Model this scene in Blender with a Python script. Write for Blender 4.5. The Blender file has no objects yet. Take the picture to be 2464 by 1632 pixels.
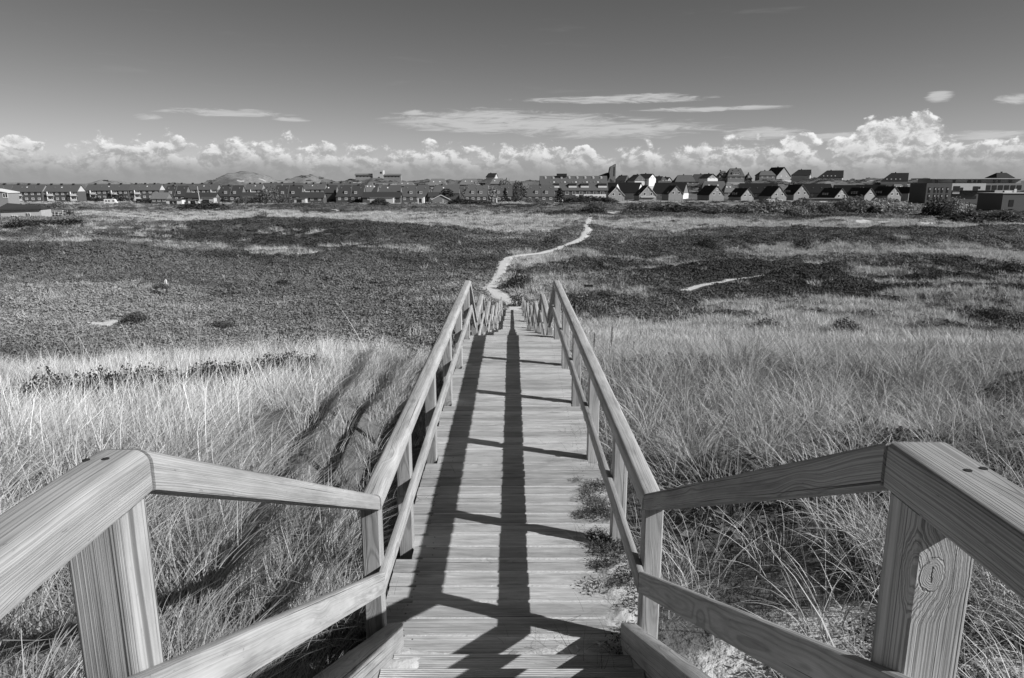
import bpy, bmesh, math, random
import numpy as np
from mathutils import Vector, Matrix

random.seed(7)
RS = np.random.RandomState(11)
scene = bpy.context.scene
col = scene.collection

# ------------------------------------------------------------------ camera, sky, sun, exposure
FPX, CX, CY, VH = 1715.0, 1232.0, 816.0, 440.0           # focal length in photo pixels, centre, horizon row
TH = math.atan((CY - VH) / FPX)                           # downward pitch
C_, S_ = math.cos(TH), math.sin(TH)
cam_d = bpy.data.cameras.new('camera')
cam_d.sensor_width = 36.0
cam_d.lens = 36.0 * FPX / 2464.0
cam_d.clip_start = 0.05
cam_d.clip_end = 20000.0
cam = bpy.data.objects.new('camera', cam_d)
cam.location = (0, 0, 0)
cam.rotation_euler = (math.pi / 2 - TH, 0, 0)
col.objects.link(cam)
scene.camera = cam

SUN_TO = Vector((1.45, -0.568, 1.0)).normalized()         # direction towards the sun
SUN_EL = math.asin(SUN_TO.z)
SUN_AZ = math.atan2(SUN_TO.x, SUN_TO.y)
sun_d = bpy.data.lights.new('sun', 'SUN')
sun_d.energy = 5.0
sun_d.angle = math.radians(0.53)
sun_d.color = (1.0, 1.0, 1.0)                             # the photograph is black and white
sun = bpy.data.objects.new('sun', sun_d)
sun.rotation_euler = (-SUN_TO).to_track_quat('-Z', 'Y').to_euler()
sun.location = (20, -10, 30)
col.objects.link(sun)

vs = scene.view_settings
vs.view_transform = 'Standard'
vs.look = 'None'
vs.exposure = 0.0
vs.gamma = 1.0
vs.use_curve_mapping = False
scene.cycles.max_bounces = 4
scene.cycles.use_light_tree = False
scene.cycles.adaptive_threshold = 0.015
scene.cycles.diffuse_bounces = 1
scene.cycles.transparent_max_bounces = 8
scene.render.use_motion_blur = False


class NT:
    """small helper round a node tree"""
    def __init__(self, tree):
        self.t = tree
        tree.nodes.clear()

    def n(self, kind, **kw):
        nd = self.t.nodes.new(kind)
        for k, v in kw.items():
            setattr(nd, k, v)
        return nd

    def l(self, a, b):
        self.t.links.new(a, b)

    def put(self, sock, v):
        if isinstance(v, bpy.types.NodeSocket):
            self.l(v, sock)
        elif v is not None:
            if sock.type == 'VECTOR' and not hasattr(v, '__len__'):
                v = (v, v, v)
            sock.default_value = v

    def m(self, op, a, b=None, c=None, clamp=False):
        nd = self.n('ShaderNodeMath', operation=op, use_clamp=clamp)
        for i, v in enumerate((a, b, c)):
            if v is not None:
                self.put(nd.inputs[i], v)
        return nd.outputs[0]

    def vm(self, op, a, b=None):
        nd = self.n('ShaderNodeVectorMath', operation=op)
        self.put(nd.inputs[0], a)
        if b is not None:
            self.put(nd.inputs[1], b)
        return nd.outputs['Value'] if op in ('LENGTH', 'DOT_PRODUCT', 'DISTANCE') else nd.outputs[0]

    def xyz(self, x, y, z):
        nd = self.n('ShaderNodeCombineXYZ')
        for i, v in enumerate((x, y, z)):
            self.put(nd.inputs[i], v)
        return nd.outputs[0]

    def sep(self, v):
        nd = self.n('ShaderNodeSeparateXYZ')
        self.l(v, nd.inputs[0])
        return nd.outputs

    def noise(self, vec, scale=1.0, detail=3.0, rough=0.5, dist=0.0):
        nd = self.n('ShaderNodeTexNoise')
        self.l(vec, nd.inputs['Vector'])
        nd.inputs['Scale'].default_value = scale
        nd.inputs['Detail'].default_value = detail
        nd.inputs['Roughness'].default_value = rough
        nd.inputs['Distortion'].default_value = dist
        return nd.outputs[0]

    def ramp(self, x, a, b, lo=0.0, hi=1.0, smooth=True):
        nd = self.n('ShaderNodeMapRange', interpolation_type='SMOOTHSTEP' if smooth else 'LINEAR', clamp=True)
        self.put(nd.inputs[0], x)
        for i, v in enumerate((a, b, lo, hi)):
            self.put(nd.inputs[1 + i], v)
        return nd.outputs[0]

    def mix(self, f, a, b):
        # a*(1-f)+b*f on floats
        nd = self.n('ShaderNodeMix', data_type='FLOAT')
        self.put(nd.inputs[0], f)
        self.put(nd.inputs[2], a)
        self.put(nd.inputs[3], b)
        return nd.outputs[0]

    def grey(self, v):
        nd = self.n('ShaderNodeCombineColor')
        for i in range(3):
            self.put(nd.inputs[i], v)
        return nd.outputs[0]


def px_dir(u, v):
    """direction of a photo pixel in the world"""
    x, y, z = (u - CX) / FPX, 1.0, -(v - CY) / FPX
    d = Vector((x, y * C_ + z * S_, -y * S_ + z * C_))
    return d.normalized()


def azel(u, v):
    d = px_dir(u, v)
    return math.atan2(d.x, d.y), math.asin(d.z)


SKY_GAIN = 0.42
# ---- sky: Nishita through a red-filter black-and-white mix, with a bank of cumulus all round the horizon
world = bpy.data.worlds.new('World')
scene.world = world
world.use_nodes = True
w = NT(world.node_tree)
sky = w.n('ShaderNodeTexSky', sky_type='NISHITA')
sky.sun_disc = False
sky.sun_elevation = SUN_EL
sky.sun_rotation = SUN_AZ
sky.air_density = 1.0
sky.dust_density = 0.5
sky.ozone_density = 1.0
sc_ = w.n('ShaderNodeSeparateColor')
w.l(sky.outputs[0], sc_.inputs[0])
sky_v = w.m('MAXIMUM', w.m('SUBTRACT', w.m('MULTIPLY', sc_.outputs[0], 2.2), w.m('MULTIPLY', sc_.outputs[2], 0.42)), 0.0)   # deep red filter
sky_v = w.m('MULTIPLY', sky_v, 0.1 * SKY_GAIN)

tc = w.n('ShaderNodeTexCoord')
sx, sy, sz = w.sep(tc.outputs['Generated'])
az = w.m('ARCTAN2', sx, sy)
el = w.m('ARCSINE', sz)
# azimuth as a point on a circle so that the noise has no seam behind the camera
ca, sa = w.m('COSINE', az), w.m('SINE', az)


def skyvec(fa, fe, seed=0.0, de=0.0, da=0.0):
    a2 = w.m('ADD', az, da) if da else az
    e2 = w.m('ADD', el, de) if de else el
    return w.xyz(w.m('MULTIPLY', w.m('SINE', a2), fa), w.m('ADD', w.m('MULTIPLY', w.m('COSINE', a2), fa), seed), w.m('MULTIPLY', e2, fe))


BIL = dict(scale=1.0, detail=7.0, rough=0.62, dist=0.25)
bil = w.noise(skyvec(42, 60, 3.1), **BIL)
bil2 = w.noise(skyvec(42, 60, 3.1, de=0.0055, da=0.006), **BIL)
big = w.noise(skyvec(11, 10, 9.0), 1.0, 2.0, 0.5)
relief = w.m('SUBTRACT', bil, bil2)
# bank of cumulus near the horizon
etop = w.m('ADD', 0.046, w.m('MULTIPLY', w.m('SUBTRACT', big, 0.5), 0.075))
bank = w.m('ADD', w.m('DIVIDE', w.m('SUBTRACT', etop, el), 0.016), w.m('MULTIPLY', w.m('SUBTRACT', bil, 0.5), 5.2))
# towering single clouds
CUM = [(2150, 326, 74, 46), (2096, 334, 50, 50), (2212, 308, 40, 42), (2046, 356, 66, 26), (2236, 320, 44, 36), (2150, 370, 110, 26),
       (2405, 372, 62, 26), (2440, 355, 34, 22), (36, 338, 46, 17), (70, 352, 50, 16), (372, 352, 22, 20), (428, 350, 22, 24),
       (776, 362, 42, 22), (1034, 356, 26, 22), (1092, 366, 46, 16), (1335, 366, 34, 15), (1405, 368, 30, 20),
       (1690, 370, 42, 16), (1800, 366, 24, 9), (1925, 345, 52, 26), (545, 358, 60, 14), (290, 364, 60, 14)]
STR = [(1110, 294, 165, 24), (1180, 286, 170, 22), (1450, 309, 235, 22), (1300, 298, 230, 24), (1200, 304, 220, 18), (545, 272, 128, 9), (1480, 240, 230, 9),
       (1720, 262, 165, 6), (1840, 322, 95, 14), (2000, 330, 120, 10), (2380, 326, 110, 11), (1560, 232, 90, 7), (355, 282, 30, 8),
       (1000, 272, 26, 7), (2260, 232, 30, 15), (2440, 240, 44, 13), (700, 287, 40, 5)]


def blobs(lst):
    best = None
    for (u, v, ru, rv) in lst:
        a0, e0 = azel(u, v)
        a1, _ = azel(u + ru, v)
        _, e1 = azel(u, v - rv)
        da_ = w.m('DIVIDE', w.m('SUBTRACT', az, a0), abs(a1 - a0))
        de_ = w.m('DIVIDE', w.m('SUBTRACT', el, e0), abs(e1 - e0))
        # flatter underneath than on top
        g = w.m('SUBTRACT', 1.0, w.m('ADD', w.m('MULTIPLY', da_, da_), w.m('MULTIPLY', de_, de_)))
        best = g if best is None else w.m('SMOOTH_MAX', best, g, 0.3)
    return best


cumf = w.m('ADD', w.m('MULTIPLY', w.m('MAXIMUM', blobs(CUM), -2.0), 1.6), w.m('MULTIPLY', w.m('SUBTRACT', bil, 0.5), 5.2))
stn = w.noise(skyvec(17, 150, 5.0), 1.0, 7.0, 0.66, 1.2)
strf = w.m('ADD', w.m('MULTIPLY', w.m('MAXIMUM', blobs(STR), -1.6), 0.75), w.m('MULTIPLY', w.m('SUBTRACT', stn, 0.5), 3.6))
thin = w.ramp(w.noise(skyvec(6, 60, 1.0), 1.0, 4.0, 0.55, 0.4), 0.60, 0.85, 0.0, 0.10)
thin = w.m('MULTIPLY', thin, w.ramp(el, 0.06, 0.10))
a_bank = w.ramp(bank, -0.2, 0.8)
a_cum = w.ramp(cumf, -0.1, 0.55)
a_str = w.m('MAXIMUM', w.m('MULTIPLY', w.ramp(strf, -0.35, 0.85), 0.95), thin)
lit = w.ramp(relief, -0.12, 0.13)
edge = w.ramp(w.m('MAXIMUM', bank, cumf), 0.0, 3.2, 1.0, 0.0)
hgt = w.ramp(el, 0.0, 0.055)
v_cum = w.m('ADD', w.m('ADD', 0.31, w.m('MULTIPLY', hgt, 0.13)),
            w.m('MULTIPLY', w.m('MULTIPLY', lit, w.m('ADD', 0.35, w.m('MULTIPLY', edge, 0.65))), w.mix(hgt, 0.18, 0.52)))
# haze that swallows the foot of the bank
v_cum = w.mix(w.ramp(el, 0.0, 0.04, 0.8, 0.0), v_cum, 0.335)
out = w.mix(a_str, sky_v, 0.56)
out = w.mix(w.m('MAXIMUM', a_bank, a_cum), out, v_cum)
bg = w.n('ShaderNodeBackground')
w.l(w.grey(w.m('MULTIPLY', out, 10.0)), bg.inputs[0])
bg.inputs[1].default_value = 0.1
world.cycles.sampling_method = 'NONE'
wo = w.n('ShaderNodeOutputWorld')
w.l(bg.outputs[0], wo.inputs[0])


# ------------------------------------------------------------------ object helpers
def tag(o, label=None, cat=None, group=None, kind=None):
    if label:
        o['label'] = label
    if cat:
        o['category'] = cat
    if group:
        o['group'] = group
    if kind:
        o['kind'] = kind
    return o


def empty(name, loc=(0, 0, 0), rz=0.0):
    o = bpy.data.objects.new(name, None)
    o.location = loc
    o.rotation_euler = (0, 0, rz)
    o.empty_display_size = 0.3
    col.objects.link(o)
    return o


def link(name, me, parent=None, loc=None, rot=None, scale=None):
    o = bpy.data.objects.new(name, me)
    col.objects.link(o)
    if parent is not None:
        o.parent = parent
    if loc is not None:
        o.location = loc
    if rot is not None:
        o.rotation_euler = rot
    if scale is not None:
        o.scale = scale
    return o


class MB:
    """collects faces; build() links them as one mesh object"""
    def __init__(self):
        self.v, self.f, self.mi = [], [], []

    def add(self, vs_, fs, mi=0):
        k = len(self.v)
        self.v += [tuple(p) for p in vs_]
        for f in fs:
            self.f.append([i + k for i in f])
            self.mi.append(mi)

    def box(self, x0, x1, y0, y1, z0, z1, mi=0):
        self.add([(x0, y0, z0), (x1, y0, z0), (x1, y1, z0), (x0, y1, z0), (x0, y0, z1), (x1, y0, z1), (x1, y1, z1), (x0, y1, z1)],
                 [(3, 2, 1, 0), (4, 5, 6, 7), (0, 1, 5, 4), (1, 2, 6, 5), (2, 3, 7, 6), (3, 0, 4, 7)], mi)

    def prism(self, poly, axis, a0, a1, mi=0):
        """poly: list of 2D points; extruded along axis 'x' (poly in y,z) or 'y' (poly in x,z) or 'z' (poly in x,y)"""
        n = len(poly)
        def P(p, a):
            return {'x': (a, p[0], p[1]), 'y': (p[0], a, p[1]), 'z': (p[0], p[1], a)}[axis]
        vs_ = [P(p, a0) for p in poly] + [P(p, a1) for p in poly]
        fs = [list(range(n)), list(range(2 * n - 1, n - 1, -1))]
        fs += [(i, i + n, (i + 1) % n + n, (i + 1) % n) for i in range(n)]
        self.add(vs_, fs, mi)

    def bar(self, p0, p1, r0, r1=None, n=6, mi=0):
        r1 = r0 if r1 is None else r1
        p0, p1 = Vector(p0), Vector(p1)
        d = (p1 - p0).normalized()
        a = d.orthogonal().normalized()
        b = d.cross(a)
        vs_ = []
        for p, r in ((p0, r0), (p1, r1)):
            for i in range(n):
                t = 2 * math.pi * i / n
                vs_.append(p + a * (r * math.cos(t)) + b * (r * math.sin(t)))
        fs = [(i, (i + 1) % n, (i + 1) % n + n, i + n) for i in range(n)] + [list(range(n - 1, -1, -1)), list(range(n, 2 * n))]
        self.add(vs_, fs, mi)

    def mesh(self, name, mats):
        me = bpy.data.meshes.new(name)
        me.from_pydata(self.v, [], self.f)
        for m_ in (mats if isinstance(mats, (list, tuple)) else [mats]):
            me.materials.append(m_)
        if any(self.mi):
            me.polygons.foreach_set('material_index', self.mi)
        bm = bmesh.new()
        bm.from_mesh(me)
        bmesh.ops.recalc_face_normals(bm, faces=bm.faces)
        bm.to_mesh(me)
        bm.free()
        return me

    def build(self, name, mats, parent=None, **kw):
        return link(name, self.mesh(name, mats), parent, **kw)


# ------------------------------------------------------------------ materials
def mat(name, v, rough=0.8, var=0.15, scale=3.0, bump=0.0, spec=0.3, objvar=0.0, stretch=None):
    """plain grey procedural material with noise in colour and relief"""
    m_ = bpy.data.materials.new(name)
    m_.use_nodes = True
    t = NT(m_.node_tree)
    tcn = t.n('ShaderNodeTexCoord')
    vec = tcn.outputs['Object']
    if stretch:
        mp = t.n('ShaderNodeMapping')
        mp.inputs['Scale'].default_value = stretch
        t.l(vec, mp.inputs[0])
        vec = mp.outputs[0]
    nz = t.noise(vec, scale, 5.0, 0.6)
    val = t.m('MULTIPLY', v, t.m('ADD', 1.0 - var, t.m('MULTIPLY', nz, 2 * var)))
    if objvar:
        oi = t.n('ShaderNodeObjectInfo')
        val = t.m('MULTIPLY', val, t.m('ADD', 1.0 - objvar, t.m('MULTIPLY', oi.outputs['Random'], 2 * objvar)))
    b = t.n('ShaderNodeBsdfPrincipled')
    t.l(t.grey(val), b.inputs['Base Color'])
    b.inputs['Roughness'].default_value = rough
    b.inputs['Specular IOR Level'].default_value = spec
    if bump:
        bp = t.n('ShaderNodeBump')
        bp.inputs['Strength'].default_value = 1.0
        bp.inputs['Distance'].default_value = bump
        t.l(nz, bp.inputs['Height'])
        t.l(bp.outputs[0], b.inputs['Normal'])
    o = t.n('ShaderNodeOutputMaterial')
    t.l(b.outputs[0], o.inputs[0])
    return m_


def wood_mat(name, base=0.50, freq=150.0, relief=0.0012, dark=0.45, cyc=(0.07, 0.10), grooves=0.0, knots=(), rough=0.75, objvar=0.12, wander=0.035, loose_knots=1.0):
    """weathered softwood; grain runs along gc.x, rings lie round an axis beside the piece"""
    m_ = bpy.data.materials.new(name)
    m_.use_nodes = True
    t = NT(m_.node_tree)
    at = t.n('ShaderNodeAttribute', attribute_name='gc')
    p = at.outputs['Vector']
    oi = t.n('ShaderNodeObjectInfo')
    rnd = oi.outputs['Random']
    off = t.xyz(t.m('MULTIPLY', rnd, 37.0), t.m('MULTIPLY', rnd, 11.0), t.m('MULTIPLY', rnd, 5.0))
    q = t.vm('ADD', p, off)
    px, py, pz = t.sep(p)
    # slow wander of the stem along the piece
    wv = t.n('ShaderNodeTexNoise')
    t.l(t.vm('MULTIPLY', q, (1.3, 3.5, 3.5)), wv.inputs['Vector'])
    wv.inputs['Scale'].default_value = 1.0
    wv.inputs['Detail'].default_value = 2.0
    wob = t.vm('MULTIPLY', t.vm('SUBTRACT', wv.outputs['Color'], (0.5, 0.5, 0.5)), (0.0, wander, wander))
    # knots: cells stretched along the piece push the rings aside
    vo = t.n('ShaderNodeTexVoronoi', feature='F1')
    t.l(t.vm('MULTIPLY', q, (2.0, 6.0, 6.0)), vo.inputs['Vector'])
    vo.inputs['Scale'].default_value = 1.0
    kd = vo.outputs['Distance']
    kn = t.ramp(kd, 0.05, 0.34, loose_knots, 0.0)
    kcore = t.ramp(kd, 0.06, 0.15, loose_knots, 0.0)
    r = t.vm('LENGTH', t.vm('ADD', t.xyz(0.0, t.m('SUBTRACT', py, t.m('ADD', cyc[0], t.m('MULTIPLY', rnd, 0.03))),
                                        t.m('SUBTRACT', pz, cyc[1])), wob))
    r = t.m('ADD', r, t.m('MULTIPLY', kn, 0.018))
    kfix = None
    for (kx, ky, kz, kr) in knots:
        d = t.vm('LENGTH', t.vm('MULTIPLY', t.vm('SUBTRACT', p, (kx, ky, kz)), (0.72, 1.0, 1.0)))
        nd_ = t.m('ADD', d, t.m('MULTIPLY', t.m('SUBTRACT', t.noise(p, 45.0, 3.0), 0.5), 0.017))
        push = t.ramp(nd_, kr * 0.6, kr * 3.2, 1.0, 0.0)
        r = t.m('ADD', r, t.m('MULTIPLY', push, kr * 1.15))
        ins = t.ramp(nd_, kr * 0.92, kr * 1.02, 1.0, 0.0)
        kfix = (ins, nd_, kr, ky, kx) if kfix is None else kfix
    rn = t.n('ShaderNodeTexNoise', noise_dimensions='1D')     # uneven growth rings
    t.l(t.m('ADD', t.m('MULTIPLY', r, freq), t.m('MULTIPLY', rnd, 50.0)), rn.inputs['W'])
    rn.inputs['Scale'].default_value = 1.0
    rn.inputs['Detail'].default_value = 2.0
    rn.inputs['Roughness'].default_value = 0.7
    s = t.ramp(rn.outputs[0], 0.42, 0.68)
    fib = t.noise(t.vm('MULTIPLY', q, (6.0, 260.0, 260.0)), 1.0, 3.0, 0.6)
    blot = t.noise(t.vm('MULTIPLY', q, (2.2, 9.0, 9.0)), 1.0, 4.0, 0.6)
    val = t.m('SUBTRACT', 1.0, t.m('MULTIPLY', s, dark))
    height = t.m('ADD', t.m('MULTIPLY', s, 0.8), t.m('MULTIPLY', fib, 0.6))
    if kfix:
        ins, nd_, kr, ky, kx = kfix
        kr_s = t.m('POWER', t.m('ADD', 0.5, t.m('MULTIPLY', t.m('SINE', t.m('MULTIPLY', nd_, 2 * math.pi * 330)), 0.5)), 2.0)
        rim = t.m('MULTIPLY', t.ramp(nd_, kr * 0.90, kr * 0.99), t.ramp(nd_, kr * 1.0, kr * 1.08, 1.0, 0.0))
        crack = t.m('MULTIPLY', t.ramp(t.m('ABSOLUTE', t.m('ADD', t.m('SUBTRACT', py, ky), t.m('MULTIPLY', t.m('SUBTRACT', t.noise(p, 90.0, 3.0), 0.5), 0.010))), 0.0006, 0.0018, 1.0, 0.0),
                        t.ramp(t.m('ABSOLUTE', t.m('SUBTRACT', px, kx)), kr * 0.62, kr * 0.72, 1.0, 0.0))
        kv = t.m('SUBTRACT', 0.88, t.m('MULTIPLY', kr_s, 0.12))
        val = t.mix(ins, val, kv)
        val = t.m('MULTIPLY', val, t.m('SUBTRACT', 1.0, t.m('MAXIMUM', t.m('MULTIPLY', rim, 0.22), t.m('MULTIPLY', crack, 0.85))))
        height = t.mix(ins, height, t.m('ADD', 0.7, t.m('MULTIPLY', kr_s, 0.2)))
        height = t.m('SUBTRACT', height, t.m('MULTIPLY', t.m('MAXIMUM', rim, crack), 0.9))
    val = t.m('MULTIPLY', val, t.m('ADD', 0.78, t.m('MULTIPLY', fib, 0.44)))
    val = t.m('MULTIPLY', val, t.m('ADD', 0.50, t.m('MULTIPLY', blot, 1.0)))
    val = t.m('MULTIPLY', val, t.m('SUBTRACT', 1.0, t.m('MULTIPLY', kcore, 0.30)))
    # grey rain stains and lichen-grey patches
    stain = t.ramp(t.noise(t.vm('MULTIPLY', t.vm('ADD', q, (3.0, 1.0, 2.0)), (2.4, 22.0, 22.0)), 1.0, 5.0, 0.65), 0.47, 0.72)
    val = t.m('MULTIPLY', val, t.m('SUBTRACT', 1.0, t.m('MULTIPLY', stain, 0.34)))
    speck = t.ramp(t.noise(t.vm('MULTIPLY', q, (30.0, 90.0, 90.0)), 1.0, 3.0, 0.6), 0.66, 0.74)
    val = t.m('MULTIPLY', val, t.m('SUBTRACT', 1.0, t.m('MULTIPLY', speck, 0.30)))
    # drying checks: thin dark cracks along the grain
    ck = t.noise(t.vm('MULTIPLY', q, (0.55, 130.0, 130.0)), 1.0, 2.0, 0.5)
    ckm = t.ramp(ck, 0.665, 0.70)
    val = t.m('MULTIPLY', val, t.m('SUBTRACT', 1.0, t.m('MULTIPLY', ckm, 0.78)))
    height = t.m('SUBTRACT', height, t.m('MULTIPLY', ckm, 0.8))
    if grooves:
        g = t.m('ADD', 0.5, t.m('MULTIPLY', t.m('SINE', t.m('MULTIPLY', py, 2 * math.pi / grooves)), 0.5))
        g = t.m('POWER', g, 1.5)
        gn = t.m('MULTIPLY', g, t.ramp(blot, 0.30, 0.55, 0.5, 1.0))
        height = t.m('ADD', height, t.m('MULTIPLY', gn, 2.2))
        val = t.m('MULTIPLY', val, t.m('ADD', 0.80, t.m('MULTIPLY', gn, 0.28)))
        # heads of the deck screws
        for ky_ in (-0.040, 0.040):
            sdx = t.m('SUBTRACT', t.m('ABSOLUTE', px), 0.575)
            sdy = t.m('SUBTRACT', py, ky_)
            sdd = t.m('SQRT', t.m('ADD', t.m('MULTIPLY', sdx, sdx), t.m('MULTIPLY', sdy, sdy)))
            val = t.m('MULTIPLY', val, t.ramp(sdd, 0.0045, 0.0065, 0.25, 1.0))
        # pale sand caught in the boards
        sd = t.ramp(t.noise(t.vm('MULTIPLY', q, (5.0, 40.0, 40.0)), 1.0, 4.0, 0.65), 0.52, 0.72)
        val = t.m('ADD', val, t.m('MULTIPLY', sd, 0.20))
    val = t.m('MULTIPLY', val, t.m('MULTIPLY', base, t.m('ADD', 1.0 - objvar, t.m('MULTIPLY', rnd, 2 * objvar))))
    b = t.n('ShaderNodeBsdfPrincipled')
    t.l(t.grey(val), b.inputs['Base Color'])
    b.inputs['Roughness'].default_value = rough
    b.inputs['Specular IOR Level'].default_value = 0.25
    bp = t.n('ShaderNodeBump')
    bp.inputs['Distance'].default_value = relief
    bp.inputs['Strength'].default_value = 1.0
    t.l(height, bp.inputs['Height'])
    t.l(bp.outputs[0], b.inputs['Normal'])
    o = t.n('ShaderNodeOutputMaterial')
    t.l(b.outputs[0], o.inputs[0])
    return m_


def leaf_mat(name, v, var=0.35, trans=0.25, rough=0.6, spec=0.25, tone=True):
    """thin leaves and blades; 'sh' varies along the mesh, 'tone' per plant"""
    m_ = bpy.data.materials.new(name)
    m_.use_nodes = True
    t = NT(m_.node_tree)
    at = t.n('ShaderNodeAttribute', attribute_name='sh')
    val = t.m('MULTIPLY', v, t.m('ADD', 1.0 - var, t.m('MULTIPLY', at.outputs['Fac'], 2 * var)))
    if tone:
        ti = t.n('ShaderNodeAttribute', attribute_name='tone', attribute_type='INSTANCER')
        val = t.m('MULTIPLY', val, ti.outputs['Fac'])
    else:
        oi = t.n('ShaderNodeObjectInfo')
        val = t.m('MULTIPLY', val, t.m('ADD', 0.82, t.m('MULTIPLY', oi.outputs['Random'], 0.36)))
    g = t.grey(val)
    b = t.n('ShaderNodeBsdfPrincipled')
    t.l(g, b.inputs['Base Color'])
    b.inputs['Roughness'].default_value = rough
    b.inputs['Specular IOR Level'].default_value = spec
    tr = t.n('ShaderNodeBsdfTranslucent')
    t.l(g, tr.inputs[0])
    mx = t.n('ShaderNodeMixShader')
    mx.inputs[0].default_value = trans
    t.l(b.outputs[0], mx.inputs[1])
    t.l(tr.outputs[0], mx.inputs[2])
    o = t.n('ShaderNodeOutputMaterial')
    t.l(mx.outputs[0], o.inputs[0])
    return m_


# ------------------------------------------------------------------ terrain
def hash2(i, j, seed):
    h = (i.astype(np.int64) * 374761393 + j.astype(np.int64) * 668265263 + seed * 982451653) & 0x7fffffff
    h = ((h ^ (h >> 13)) * 1274126177) & 0x7fffffff
    h = (h ^ (h >> 16)) & 0x7fffffff
    return h / float(0x7fffffff)


def vnoise(x, y, seed=0):
    x = np.asarray(x, float)
    y = np.asarray(y, float)
    i, j = np.floor(x), np.floor(y)
    fx, fy = x - i, y - j
    fx, fy = fx * fx * (3 - 2 * fx), fy * fy * (3 - 2 * fy)
    a, b = hash2(i, j, seed), hash2(i + 1, j, seed)
    c, d = hash2(i, j + 1, seed), hash2(i + 1, j + 1, seed)
    return (a * (1 - fx) + b * fx) * (1 - fy) + (c * (1 - fx) + d * fx) * fy


def fbm(x, y, seed=0, octv=4, rough=0.5):
    s, a, n = 0.0, 1.0, 0.0
    for k in range(octv):
        s = s + a * vnoise(np.asarray(x) * 2 ** k + 13.7 * k, np.asarray(y) * 2 ** k - 7.1 * k, seed + k)
        n += a
        a *= rough
    return s / n


def sstep(a, b, x):
    t = np.clip((np.asarray(x, float) - a) / (b - a), 0, 1)
    return t * t * (3 - 2 * t)


PC = [(-60, -1.7), (0, -1.75), (1.2, -1.75), (3.2, -2.62), (10.8, -2.85), (13, -3.75), (15.6, -3.95), (17.7, -4.7), (20.4, -4.95), (22.5, -5.65),
      (25.1, -5.9), (27.2, -6.7), (31.7, -7.1), (33.8, -7.6), (38.3, -8.1), (40.4, -8.8), (46, -9.3), (52, -10.1), (65, -10.8), (100, -11.0), (9000, -11.0)]
PL = [(-60, -1.5), (0, -1.62), (2, -1.9), (4, -2.25), (7, -2.66), (9, -2.98), (10.5, -3.08), (13, -3.32), (16, -4.4), (20, -6.3), (30, -9.0), (42, -10.5),
      (55, -11.0), (100, -11.0), (9000, -11.0)]
PR = [(-60, -1.6), (0, -1.72), (3, -2.32), (6, -2.55), (11, -2.95), (15.6, -3.95), (20, -5.0), (25, -6.1), (31, -7.3), (38, -8.5), (45, -9.6), (52, -10.3),
      (65, -10.8), (100, -11.0), (9000, -11.0)]


def prof(tab, y):
    return np.interp(y, [p[0] for p in tab], [p[1] for p in tab])


# mounds on the plain (x, y, rx, ry, height) and dunes behind the village
MOUNDS = [(-58, 98, 11, 8, 2.5), (-53, 168, 34, 12, 2.0), (-30, 150, 22, 10, 0.9), (-92, 120, 24, 14, 1.2), (-24, 92, 10, 7, 0.9), (-40, 72, 9, 5, 0.8),
          (30, 84, 12, 6, 0.9), (26, 122, 30, 9, 1.2), (75, 128, 34, 10, 1.5), (62, 100, 20, 8, 0.8), (48, 66, 14, 7, 0.7), (-20, 64, 9, 5, 0.6),
          (14, 70, 6, 5, 0.5), (110, 150, 40, 14, 1.4), (-120, 190, 40, 12, 1.6), (10, 190, 20, 8, 0.8), (90, 330, 60, 10, 1.8), (40, 312, 30, 8, 1.2),
          (-80, 345, 90, 10, 1.0), (200, 340, 50, 12, 1.4), (-150, 240, 30, 12, 1.2)]
DUNES = [(-262, 720, 42, 40, 17.0), (-205, 730, 46, 40, 12.5), (-350, 760, 60, 40, 9.5), (-300, 800, 40, 40, 9.0), (-418, 780, 50, 40, 11.0), (-450, 800, 40, 30, 9.0),
         (-130, 720, 60, 50, 11.0), (-100, 760, 60, 40, 10.0), (-52, 760, 55, 40, 13.5), (-20, 750, 40, 40, 13.0), (30, 780, 60, 40, 12.0), (90, 800, 80, 50, 11.0),
         (-560, 820, 80, 60, 9.0), (165, 640, 60, 60, 4.5), (205, 600, 50, 50, 7.5), (250, 590, 45, 45, 9.0), (300, 600, 45, 40, 9.2), (350, 615, 50, 40, 8.0),
         (405, 640, 50, 40, 7.4), (460, 640, 60, 50, 6.6), (520, 660, 60, 50, 7.0), (600, 700, 90, 60, 6.0), (180, 700, 60, 50, 6.5), (120, 660, 40, 40, 3.0),
         (-139, 742, 56, 34, 16.0)]


def gauss(x, y, m):
    return m[4] * np.exp(-((x - m[0]) / m[2]) ** 2 - ((y - m[1]) / m[3]) ** 2)


def seg_dist(x, y, pts):
    """distance to a polyline, in units of its half width"""
    best = np.full(np.shape(x), 1e9)
    for (a, b) in zip(pts[:-1], pts[1:]):
        dx, dy = b[0] - a[0], b[1] - a[1]
        t = np.clip(((x - a[0]) * dx + (y - a[1]) * dy) / (dx * dx + dy * dy + 1e-9), 0, 1)
        d = np.hypot(x - a[0] - t * dx, y - a[1] - t * dy) / (a[2] + t * (b[2] - a[2]))
        best = np.minimum(best, d)
    return best


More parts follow.
